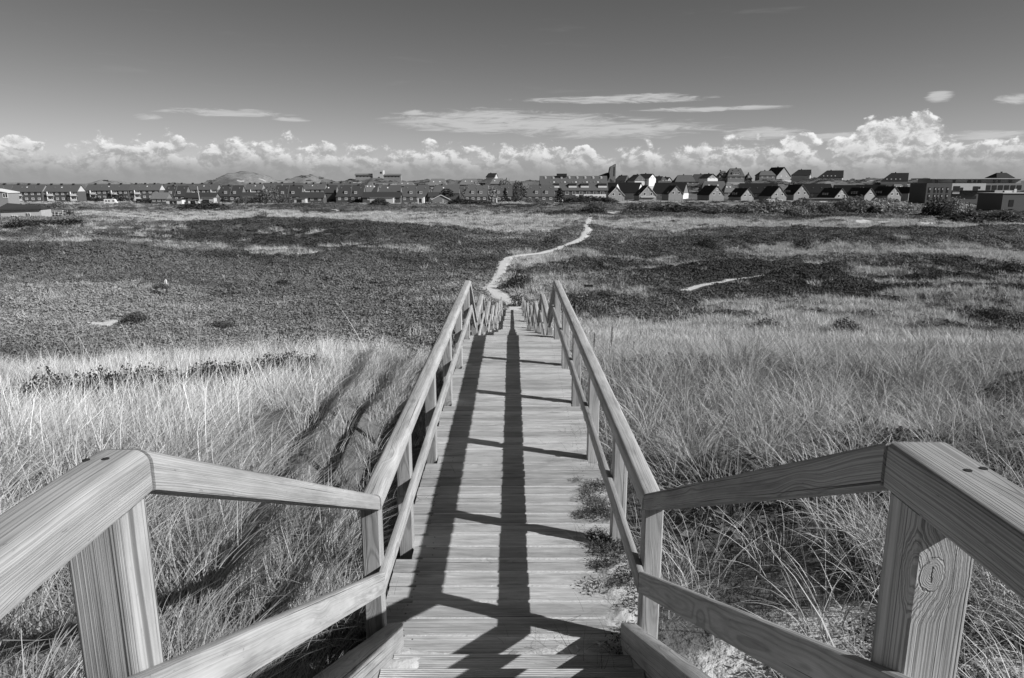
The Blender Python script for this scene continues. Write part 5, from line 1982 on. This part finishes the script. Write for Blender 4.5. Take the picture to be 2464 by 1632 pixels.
# ---- hall and pale house at the left edge
Yg = 212
zg = hz(WX(50, Yg, -10), Yg)
gh = empty('grey_hall', (WX(48, Yg, -10), Yg, zg), math.radians(14))
tag(gh, 'single-storey grey hall with dark sloping roof at the left edge', 'building')
kg = (Yg * C_ + 9 * S_) / FPX
hx0, hx1 = (8 - 48) * kg, (95 - 48) * kg
zt0, zt1 = WZ(507, Yg) - zg, WZ(504.5, Yg) - zg
m_ = MB()
m_.prism([(hx0, -1.5), (hx1, -1.5), (hx1, zt1), (hx0, zt0)], 'y', 0, 8)
gw = m_.build('wall', M_conc, gh)
m_ = MB()
m_.add([(hx0 - 1, -0.7, zt0 + 0.003), (hx1 + 0.3, -0.7, zt1 + 0.003), (hx1 + 0.3, 8.3, zt1 + 0.003), (hx0 - 1, 8.3, zt0 + 0.003),
        (hx0 - 1, -0.7, zt0 + 0.35), (hx1 + 0.3, -0.7, zt1 + 0.35), (hx1 - 3.0, 8.3, zt1 + 0.9), (hx0 - 1, 8.3, zt0 + 2.0)],
       [(3, 2, 1, 0), (4, 5, 6, 7), (0, 1, 5, 4), (1, 2, 6, 5), (2, 3, 7, 6), (3, 0, 4, 7)])
m_.build('roof', M_tile, gh)
for (u0, u1, v0, v1, mm, nm) in ((29.5, 42.5, 518, 524, M_white, 'window'), (62, 71, 512.5, 525.5, M_white, 'door'), (16, 45.5, 523.2, 530.5, M_dark, 'gate')):
    m_ = MB()
    m_.box((u0 - 48) * kg, (u1 - 48) * kg, -0.12, -0.003, WZ(v1, Yg) - zg, WZ(v0, Yg) - zg)
    p = m_.build(nm, mm, gh)
    if nm != 'gate':
        for k in range(3 if nm == 'window' else 2):
            n_ = 3 if nm == 'window' else 2
            m_ = MB()
            a = u0 + (u1 - u0) * (k + 0.18) / n_
            b = u0 + (u1 - u0) * (k + 0.82) / n_
            m_.box((a - 48) * kg, (b - 48) * kg, -0.16, -0.123, WZ(v1 - 0.8, Yg) - zg, WZ(v0 + 1.0, Yg) - zg)
            m_.build('pane', M_glass, p)
m_ = MB()
m_.box((46 - 48) * kg, (65 - 48) * kg, -1.2, -0.9, -1.2, WZ(523.3, Yg) - zg)
o = m_.build('garden_wall', M_render, gh)
m_ = MB()
m_.box((65.3 - 48) * kg, (122 - 48) * kg, -1.1, -0.95, -1.5, WZ(526, Yg) - zg)
m_.build('low_fence', M_conc, gh)

Yw = 300
zw = hz(WX(0, Yw, -10), Yw)
h = House('pale_house', 'pale house with white verge and one window at the left edge', WX(-20, Yw, -9), Yw, zw, 8, 13, 9, WZ(464, Yw) - zw, WZ(456, Yw) - zw, M_gable, M_white, 'house', None, over=0.4)
h.win('front', WX(13, Yw, -9) - WX(-20, Yw, -9), WZ(471, Yw) - zw, 2.0, 1.9, 1)

# low walls and picnic shelter right of the hall
Yp = 232
zp = hz(WX(150, Yp, -10), Yp)
ps = empty('picnic_shelter', (WX(150, Yp, -10), Yp, zp))
tag(ps, 'small picnic shelter with slanting white roof beside the grey hall', 'shelter')
kp = (Yp * C_ + 9 * S_) / FPX
m_ = MB()
m_.add([((137 - 150) * kp, -1.5, WZ(506, Yp) - zp), ((158 - 150) * kp, -1.5, WZ(506.5, Yp) - zp), ((157 - 150) * kp, 1.5, WZ(512.5, Yp) - zp), ((148 - 150) * kp, 1.5, WZ(511, Yp) - zp),
        ((137 - 150) * kp, -1.5, WZ(506, Yp) - zp + 0.15), ((158 - 150) * kp, -1.5, WZ(506.5, Yp) - zp + 0.15), ((157 - 150) * kp, 1.5, WZ(512.5, Yp) - zp + 0.15), ((148 - 150) * kp, 1.5, WZ(511, Yp) - zp + 0.15)],
       [(3, 2, 1, 0), (4, 5, 6, 7), (0, 1, 5, 4), (1, 2, 6, 5), (2, 3, 7, 6), (3, 0, 4, 7)])
m_.build('roof', M_white, ps)
for u in (131, 138, 147, 157):
    m_ = MB()
    m_.box((u - 150) * kp - 0.1, (u - 150) * kp + 0.1, -1.4, -1.2, -0.5, WZ(507.5 if u > 135 else 512, Yp) - zp)
    m_.build('post', M_conc, ps)
for k in range(3):
    m_ = MB()
    m_.box((136 + 8 * k - 150) * kp, (141 + 8 * k - 150) * kp, -2.2, -1.6, 0.55, 0.7)
    m_.build('bench_top', M_render, ps)
pl = empty('play_tower', (WX(169, Yp, -10), Yp, hz(WX(169, Yp, -10), Yp)))
tag(pl, 'dark wooden play tower with pointed roof beside the shelter', 'play tower')
m_ = MB()
for (a, b) in ((-0.7, -0.7), (0.7, -0.7), (0.7, 0.7), (-0.7, 0.7)):
    m_.box(a - 0.09, a + 0.09, b - 0.09, b + 0.09, -0.3, 2.7)
m_.build('frame', M_brick, pl)
m_ = MB()
m_.add([(-1, -1, 2.7), (1, -1, 2.7), (1, 1, 2.7), (-1, 1, 2.7), (0, 0, 4.0)], [(0, 1, 4), (1, 2, 4), (2, 3, 4), (3, 0, 4), (3, 2, 1, 0)])
m_.build('roof', M_tile_p, pl)
m_ = MB()
m_.box(-0.75, 0.75, -0.75, 0.75, 1.2, 1.9)
m_.build('platform', M_tile, pl)

# white post-and-plank barrier before the hall
x, y = ground_px(70, 545)
m_ = MB()
m_.box(-1.25, 1.25, -0.1, 0.1, 0.45, 0.65)
for a in (-1.0, 1.0):
    m_.box(a - 0.08, a + 0.08, -0.06, 0.06, -0.3, 0.45)
o = m_.build('white_barrier', M_white, None, loc=(x, y, hz(x, y)))
tag(o, 'low white barrier rail in the scrub below the grey hall', 'barrier')


# ------------------------------------------------------------------ small things of the village edge
def at_px(u, v, Y):
    """place at photo column u and depth Y, on the terrain"""
    x = WX(u, Y, -11)
    return x, Y, hz(x, Y)


# camper van
x, y, z = at_px(268, 0, 372)
cv = empty('camper_van', (x, y, z), math.radians(6))
tag(cv, 'white camper van parked before the dark bushes', 'van')
m_ = MB()
m_.prism([(-3.0, 0.55), (2.35, 0.55), (3.0, 0.75), (3.0, 1.35), (2.55, 1.5), (2.2, 2.45), (1.7, 2.75), (-3.0, 2.75)], 'y', -1.05, 1.05)
m_.build('body', M_white, cv)
for (a, b, c, d) in ((-2.3, -1.5, 1.5, 2.1), (-0.9, -0.1, 1.5, 2.1), (1.2, 2.0, 1.5, 2.1)):
    m_ = MB()
    m_.box(a, b, -1.11, -1.053, c, d)
    m_.build('window', M_glass, cv)
for a in (-1.9, 2.0):
    for b in (-0.95, 0.95):
        m_ = MB()
        m_.bar((a, b - 0.12, 0.36), (a, b + 0.12, 0.36), 0.36, 0.36, 14)
        m_.build('wheel', M_dark, cv)

# flagpole
x, y, z = at_px(482.5, 0, 372)
m_ = MB()
m_.bar((0, 0, -0.4), (-0.8, 0, 9.2), 0.17, 0.10, 8)
m_.bar((-0.8, 0, 9.2), (-0.80, 0, 9.35), 0.16, 0.05, 8)
o = m_.build('flagpole', M_white, None, loc=(x, y, z))
tag(o, 'tall slightly leaning white flagpole before the terraces', 'flagpole')

# notice boards and signs
def sign(name, label, u, Y, pw, ph, pz, mm, cat='sign', posts=1):
    x, y, z = at_px(u, 0, Y)
    o = empty(name, (x, y, z))
    tag(o, label, cat)
    m_ = MB()
    m_.box(-pw / 2, pw / 2, -0.05, 0.05, pz, pz + ph)
    m_.build('panel', mm, o)
    for k in range(posts):
        a = 0 if posts == 1 else (-pw * 0.42 + pw * 0.84 * k)
        m_ = MB()
        m_.box(a - 0.07, a + 0.07, 0.053, 0.17, -0.4, pz + ph * 0.6)
        m_.build('post', M_metal, o)
    return o


sign('notice_sign', 'white notice sign on a thin post right of the camper van', 326.5, 358, 0.75, 1.3, 2.2, M_white)
sign('path_marker', 'thin white marker post before the terraces', 417, 352, 0.2, 0.5, 1.0, M_white)
x, y, z = at_px(521.5, 0, 352)
o = empty('info_board', (x, y, z))
tag(o, 'white house-shaped information board beside the sandy track', 'board')
m_ = MB()
m_.prism([(-0.62, 0.35), (0.62, 0.35), (0.62, 1.75), (0, 2.35), (-0.62, 1.75)], 'y', -0.07, 0.07)
m_.build('panel', M_white, o)
for a in (-0.5, 0.5):
    m_ = MB()
    m_.box(a - 0.08, a + 0.08, -0.06, 0.06, -0.3, 0.347)
    m_.build('leg', M_white, o)
sign('path_sign', 'pale sign post among the bushes before the hotel', 1353.5, 372, 0.5, 0.7, 1.9, M_white)

# short white post on the left heath
x, y = ground_px(400, 692)
m_ = MB()
m_.prism([(-0.11, -0.3), (0.11, -0.3), (0.11, 0.62), (0, 0.72), (-0.11, 0.62)], 'y', -0.08, 0.08)
o = m_.build('marker_post', M_white, None, loc=(x, y, hz(x, y) + 0.1))
tag(o, 'short white marker post alone on the left heath', 'post')

# two-post sign with dark plank
M_signwood = mat('grey_sign_wood', 0.40, 0.85, 0.2, 6.0, stretch=(1, 1, 0.2))
x, y = ground_px(1416, 705)
o = empty('two_post_sign', (x, y, hz(x, y)), math.radians(-8))
tag(o, 'wooden sign of two pale posts with a dark cross plank', 'sign')
kx = (y * C_ - hz(x, y) * S_) / FPX
for a in (-8.2 * kx, 8.2 * kx):
    m_ = MB()
    m_.box(a - 0.05, a + 0.05, -0.05, 0.05, -0.4, 30 * kx)
    m_.build('post', M_signwood, o)
m_ = MB()
m_.box(-10.5 * kx, 10.5 * kx, -0.09, -0.053, 14.5 * kx, 20 * kx)
m_.build('plank', M_dark, o)

# leaning black board
x, y = ground_px(1545, 780)
kx = (y * C_ - hz(x, y) * S_) / FPX
o = empty('black_board', (x, y, hz(x, y)), math.radians(-12))
tag(o, 'tilted black sign board standing in the pale grass', 'sign')
m_ = MB()
m_.add([(-16 * kx, -0.03, 15.5 * kx), (16 * kx, -0.03, 3.5 * kx), (16 * kx, -0.03, 8.2 * kx), (-16 * kx, -0.03, 21.5 * kx),
        (-16 * kx, 0.03, 15.5 * kx), (16 * kx, 0.03, 3.5 * kx), (16 * kx, 0.03, 8.2 * kx), (-16 * kx, 0.03, 21.5 * kx)],
       [(0, 1, 2, 3), (7, 6, 5, 4), (0, 4, 5, 1), (1, 5, 6, 2), (2, 6, 7, 3), (3, 7, 4, 0)])
m_.build('board', M_dark, o)
for a, t in ((-11, 15), (12, 6)):
    m_ = MB()
    m_.box(a * kx - 0.04, a * kx + 0.04, 0.033, 0.11, -0.4, t * kx)
    m_.build('post', M_signwood, o)

# two bits of old railing beside the boardwalk foot
for (u, v, lb) in ((1265, 724, 'small old wooden railing nearest the boardwalk foot'), (1294, 722, 'small old wooden railing further right of the boardwalk foot')):
    x, y = ground_px(u, v + 14)
    x, y = WX(u, 50, -9.5), 50.0
    z = hz(x, y)
    kx = (y * C_ - z * S_) / FPX
    o = empty('old_railing', (x, y, z), 0)
    tag(o, lb, 'railing', 'old railings at the boardwalk foot')
    zr = WZ(v - 16, y) - z
    m_ = MB()
    m_.add([(-6 * kx, -0.04, zr), (6.5 * kx, -0.9, zr - 9 * kx), (6.5 * kx, -0.82, zr - 9 * kx), (-6 * kx, 0.04, zr),
            (-6 * kx, -0.04, zr - 0.07), (6.5 * kx, -0.9, zr - 9 * kx - 0.07), (6.5 * kx, -0.82, zr - 9 * kx - 0.07), (-6 * kx, 0.04, zr - 0.07)],
           [(0, 1, 2, 3), (7, 6, 5, 4), (0, 4, 5, 1), (1, 5, 6, 2), (2, 6, 7, 3), (3, 7, 4, 0)])
    m_.build('rail', M_signwood, o)
    for a, b, zz in ((-5 * kx, 0, zr - 0.12), (5.5 * kx, -0.78, zr - 8.2 * kx - 0.12)):
        m_ = MB()
        m_.box(a - 0.045, a + 0.045, b - 0.045, b + 0.045, -0.4, zz)
        m_.build('post', M_signwood, o)

# mesh-fence posts before the gable houses
fo = empty('mesh_fence', (WX(1690, 420, -10), 420, hz(WX(1690, 420, -10), 420)))
tag(fo, 'tall thin mesh fence in front of the gable houses', 'fence')
fx0 = fo.location.x
ups = [1488, 1498, 1515, 1530, 1548, 1566, 1590, 1614.5, 1623.5, 1640, 1651, 1664.5, 1675.5, 1687, 1700, 1714, 1735, 1752, 1762, 1778, 1783, 1800, 1811, 1829, 1850, 1860, 1876]
pp = []
for u in ups:
    x = WX(u, 420, -10)
    zt = WZ(477.5, 420)
    m_ = MB()
    m_.bar((x - fx0, 0, hz(x, 420) - 0.3 - fo.location.z), (x - fx0, 0, zt - fo.location.z), 0.06, 0.05, 6)
    m_.build('fence_post', M_dark, fo)
for zz in (2.2, 1.1):
    m_ = MB()
    m_.bar((WX(ups[0], 420, -10) - fx0, 0, zz), (WX(ups[-1], 420, -10) - fx0, 0, zz), 0.012, 0.012, 4)
    m_.build('fence_wire', M_metal, fo)


# people on the far track
def person(label, u, Y, step=0.15, dark=0.05, bend=0.0, h=1.74):
    x, y, z = at_px(u, 0, Y)
    me = bpy.data.meshes.new('person')
    V = [(0, 0, 0.95), (0, 0, 1.15), (0, 0, 1.42), (0, -0.01, 1.54), (0, -0.02, 1.62), (0, -0.02, 1.72),
         (0.19, 0, 1.40), (0.25, 0.02, 1.12), (0.24, -0.08, 0.88), (-0.19, 0, 1.40), (-0.25, 0.02, 1.12), (-0.24, -0.08, 0.88),
         (0.10, 0, 0.90), (0.11, -step * 0.6, 0.50), (0.11, -step * 0.4, 0.08), (0.11, -step * 0.4 - 0.14, 0.04),
         (-0.10, 0, 0.90), (-0.11, step * 0.6, 0.50), (-0.11, step * 0.9, 0.08), (-0.11, step * 0.9 - 0.14, 0.04)]
    E = [(0, 1), (1, 2), (2, 3), (3, 4), (4, 5), (2, 6), (6, 7), (7, 8), (2, 9), (9, 10), (10, 11), (0, 12), (12, 13), (13, 14), (14, 15), (0, 16), (16, 17), (17, 18), (18, 19)]
    R = [0.15, 0.145, 0.15, 0.06, 0.10, 0.085, 0.075, 0.055, 0.04, 0.075, 0.055, 0.04, 0.095, 0.07, 0.045, 0.04, 0.095, 0.07, 0.045, 0.04]
    me.from_pydata(V, E, [])
    o = link('person', me, None, (x, y, z), (0, 0, random.uniform(0.8, 2.4)))
    o.scale = (h / 1.8,) * 3
    sk = o.modifiers.new('skin', 'SKIN')
    for i, r in enumerate(R):
        me.skin_vertices[0].data[i].radius = (r, r * 0.85)
        me.skin_vertices[0].data[i].use_root = (i == 0)
    o.modifiers.new('sub', 'SUBSURF').levels = 1
    o.modifiers['sub'].render_levels = 1
    me.materials.append(mat('clothing', dark, 0.9, 0.4, 3.0))
    tag(o, label, 'person')
    return o


def add_skin_person(*a, **k):
    # skin data layer has to exist before radii can be set
    return person(*a, **k)


def person_safe(label, u, Y, **k):
    try:
        return person(label, u, Y, **k)
    except IndexError:
        return None


PEOPLE = [('person in dark clothes walking on the track before the hotel', 1370, 352, 0.25, 0.03), ('person in pale clothes beside the house-shaped white board', 532, 350, 0.12, 0.45),
          ('person in black standing by the white bicycle rack', 1509, 356, 0.10, 0.03), ('person in white on the track below the mesh fence', 1738, 360, 0.2, 0.5),
          ('person in black on the track below the mesh fence', 1741.5, 361, 0.2, 0.02)]
for (lb, u, Y, st, dk) in PEOPLE:
    person(lb, u, Y, step=st, dark=dk)

# white rack by the person in black
x, y, z = at_px(1515, 0, 358)
o = empty('bicycle_rack', (x, y, z))
tag(o, 'white bicycle rack on the sandy crossing', 'rack')
for a in (-1.2, -0.4, 0.4, 1.2):
    m_ = MB()
    m_.bar((a - 0.25, 0, -0.2), (a - 0.25, 0, 0.85), 0.05, 0.05, 6)
    m_.bar((a - 0.25, 0, 0.85), (a + 0.25, 0, 0.85), 0.05, 0.05, 6)
    m_.bar((a + 0.25, 0, 0.85), (a + 0.25, 0, -0.2), 0.05, 0.05, 6)
    m_.build('hoop', M_white, o)

# ------------------------------------------------------------------ shrubs and trees of the village edge
VS = [('mid', 645, 489, 70, 34, 'bushy grey shrub before the third terrace house'), ('mid', 682, 489, 46, 20, 'grey shrub right of the bushy one'),
      ('dark', 285, 484, 60, 24, 'dark bushes behind the camper van, left of two'), ('dark', 262, 482, 40, 22, 'dark bushes directly behind the camper van'),
      ('mid', 318, 484, 62, 20, 'pale round bush right of the camper van'), ('dark', 366, 490, 110, 14, 'long dark hedge right of the notice sign'),
      ('dark', 545, 488, 40, 12, 'dark bush behind the information board'), ('mid', 590, 490, 60, 16, 'scrubby bush right of the information board'),
      ('mid', 765, 481, 34, 20, 'round bush at the low end of the sloping pale hedge'), ('pale', 800, 482, 64, 16, 'sloping pale hedge, lower part'),
      ('pale', 826, 482, 62, 24, 'sloping pale hedge, upper part'), ('dark', 822, 489, 80, 12, 'dark hedge below the sloping pale hedge'), ('dark', 860, 489, 56, 14, 'dark hedge right of the sloping pale hedge'),
      ('mid', 910, 485, 30, 20, 'low pale bush left of the white shed'), ('dark', 912, 493, 60, 14, 'dark hedge below the low pale bush'), ('pale', 968, 483, 42, 22, 'round pale tree before the two-dormer terrace'),
      ('dark', 976, 488, 70, 10, 'dark hedge under the round pale tree'), ('mid', 1098, 484, 40, 16, 'grey bush at the foot of the fan-shaped tree'), ('dark', 1112, 492, 90, 12, 'dark hedge right of the gabled shed'),
      ('pale', 1172, 487, 74, 34, 'big pale round tree-like bush before the terraces'), ('dark', 1160, 493, 80, 10, 'dark hedge under the big pale round bush'), ('mid', 1240, 482, 40, 26, 'grey bush left of the two-dormer terrace'),
      ('dark', 1225, 487, 70, 12, 'dark hedge left of the hotel garden'), ('mid', 1280, 489, 60, 12, 'low grey scrub before the hotel terrace'), ('mid', 1370, 478, 22, 16, 'clipped grey bush before the hotel balconies'),
      ('dark', 1330, 484, 90, 9, 'long dark hedge before the hotel'), ('dark', 1410, 488, 120, 16, 'wide dark scrub mound before the hotel'), ('dark', 1465, 488, 50, 12, 'dark low bush by the first gable house'),
      ('dark', 1248, 455, 44, 22, 'dark tree mass behind the two-dormer terrace'), ('mid', 1265, 462, 40, 18, 'grey bushes behind the two-dormer terrace'), ('mid', 1215, 452, 50, 24, 'tall grey trees on the rise left of the hotel'),
      ('pale', 1060, 446, 70, 8, 'pale bushes between the mansard houses, left of two'), ('pale', 1140, 445, 70, 8, 'pale bushes between the mansard houses, right of two'),
      ('mid', 1440, 500, 60, 14, 'scrub clump left of the sandy crossing'), ('dark', 1425, 512, 60, 12, 'dark clump among the bare sand patches'), ('mid', 1470, 505, 40, 10, 'small scrub clump at the sandy crossing'),
      ('mid', 1560, 508, 110, 22, 'long grey-dark scrub bank right of the sandy crossing'), ('dark', 1630, 512, 130, 18, 'dark scrub bank below the mesh fence, left part'), ('mid', 1735, 513, 130, 20, 'scrub bank below the mesh fence, right part'),
      ('mid', 1808, 516, 100, 28, 'scrub left of the pale cushion bush'), ('mid', 1870, 516, 90, 36, 'tall grey bush under the low white garden wall'), ('pale', 1920, 520, 60, 24, 'pale cushion bush before the flat extension'),
      ('mid', 1935, 512, 90, 34, 'grey bush left of the flat extension'), ('dark', 1966, 512, 30, 20, 'dark gap bush beside the flat extension door'), ('mid', 1990, 516, 60, 22, 'grey bush right of the dark gap bush'),
      ('mid', 2060, 514, 110, 38, 'big grey bush under the pale gable house, left of three'), ('pale', 2110, 514, 90, 30, 'pale fluffy bush under the pale gable house'), ('pale', 2160, 516, 100, 28, 'pale fluffy bush under the house with three small windows'),
      ('mid', 2140, 502, 110, 24, 'grey bush band before the last gable houses'), ('pale', 2200, 514, 80, 24, 'pale fluffy bush left of the big dark rounded bush'), ('dark', 2268, 519, 100, 38, 'big dark rounded bush before the brick wing, left of two'),
      ('mid', 2312, 519, 90, 40, 'big rounded bush with pale crown before the modern block'), ('dark', 2350, 533, 150, 26, 'long dark hedge mound before the modern block'), ('dark', 2430, 534, 130, 24, 'dark hedge at the right picture edge'),
      ('mid', 1985, 516, 40, 26, 'grey bush before the white stair cheek'), ('dark', 60, 547, 130, 16, 'dark scrub below the grey hall, left part'), ('dark', 150, 543, 120, 14, 'dark scrub below the grey hall, right part'),
      ('mid', 130, 500, 60, 12, 'low scrub behind the grey hall'), ('mid', 60, 486, 40, 12, 'bush beside the pale house'), ('dark', 215, 484, 60, 10, 'dark low bush by the tall pale gable'),
      ('dark', 480, 505, 110, 18, 'dark scrub mound in front of the flagpole'), ('mid', 560, 506, 80, 12, 'scrub beside the information board track')]
for (k, u, v, a, b, lb) in VS:
    if v < 464:
        Y = 560
        x = WX(u, Y, -8)
        kx = Y * C_ / FPX
        shrub(k, x, Y, a * kx * 0.5, 5, (WZ(v - b, Y) - hz(x, Y)), lb, 'bushes of the village edge')
    else:
        shrub_px(k, u, v, a, b, lb, 'bushes of the village edge')


# trees: trunk, limbs and a crown of separate leaf clumps
def tree(name, label, x, y, h, r, kind):
    z = hz(x, y)
    o = empty(name, (x, y, z))
    tag(o, label, 'tree')
    rr = random.Random(int(x * 10))
    m_ = MB()
    m_.bar((0, 0, -0.5), (0.1, 0, h * 0.4), 0.035 * h, 0.025 * h, 8)
    tips = []
    if kind == 'fan':
        for i in range(11):
            a = math.pi * (0.06 + 0.88 * i / 10)
            t = Vector((math.cos(a) * r, rr.uniform(-0.5, 0.5) * r, h * 0.42 + math.sin(a) * h * 0.55))
            m_.bar((0.1, 0, h * 0.38), t, 0.018 * h, 0.006 * h, 5)
            tips += [Vector((0.1, 0, h * 0.4)).lerp(t, f) for f in (0.5, 0.75, 1.0)]
    else:
        m_.bar((0.1, 0, h * 0.4), (0, 0, h * 0.95), 0.025 * h, 0.006 * h, 6)
        for i in range(26):
            f = 0.12 + 0.85 * i / 25
            a = i * 2.4
            rad = r * (1 - f) * 1.05 + 0.15
            t = Vector((math.cos(a) * rad, math.sin(a) * rad, h * f))
            m_.bar((0, 0, h * f + 0.02 * h), t, 0.010 * h, 0.004 * h, 5)
            tips += [Vector((0, 0, h * f)).lerp(t, q) for q in (0.55, 1.0)]
    m_.build('trunk', M_stem, o)
    Vs, Fs, Ss, k = [], [], [], 0
    for i, t in enumerate(tips):
        V, F, sh_ = leaves(46, (r * 0.24, r * 0.24, r * 0.2), 0.16, 900 + i, 0.3, 0.2, 1.6)
        Vs.append(V + np.array(t))
        Fs.append(F + k)
        Ss.append(sh_)
        k += len(V)
    link('crown', fast_mesh('crown', np.concatenate(Vs), np.concatenate(Fs), np.concatenate(Ss), M_dark_leaf), o)
    return o


x, y, z = at_px(1076, 0, 386)
tree('windswept_tree', 'dark fan-shaped tree beside the gabled garden shed', x, y, WZ(455.5, 386) - z, 3.6, 'fan')
x, y, z = at_px(1347, 0, 388)
tree('spruce_tree', 'dark spruce between two-dormer terrace and hotel', x, y, WZ(454, 388) - z, 3.4, 'cone')
x, y, z = at_px(1216, 0, 392)
tree('spruce_tree', 'little dark spruce left of the two-dormer terrace', x, y, WZ(453, 392) - z, 1.6, 'cone')
x, y, z = at_px(2097, 0, 258)
tree('spruce_tree', 'small black conifer before the pale fluffy bushes', x, y, WZ(498, 258) - z, 1.7, 'cone')


# dead seed spikes standing in the grass right of the railing
for (u, v, hp, lb) in ((1427, 872, 42, 'dead dark seed spike closest to the right railing'), (1468, 890, 74, 'tallest thin seed spike right of the railing'),
                       (1507, 868, 34, 'dark seed spike third from the right railing'), (1522, 866, 18, 'shortest dark seed spike right of the railing')):
    x, y = ground_px(u, v)
    kx = (y * C_ - hz(x, y) * S_) / FPX
    h = hp * kx + 0.25
    m_ = MB()
    m_.bar((0, 0, -0.05), (0.02, 0, h), 0.008, 0.005, 5)
    rr = random.Random(u)
    for k in range(26):
        f = 0.5 + 0.5 * k / 26
        a = k * 2.4
        p = Vector((0.02 * f, 0, h * f))
        m_.bar(p, p + Vector((math.cos(a) * 0.024, math.sin(a) * 0.024, 0.022)), 0.008, 0.004, 4)
    o = m_.build('seed_spike', M_stem, None, loc=(x, y, hz(x, y)))
    tag(o, lb, 'plant', 'seed spikes by the railing')
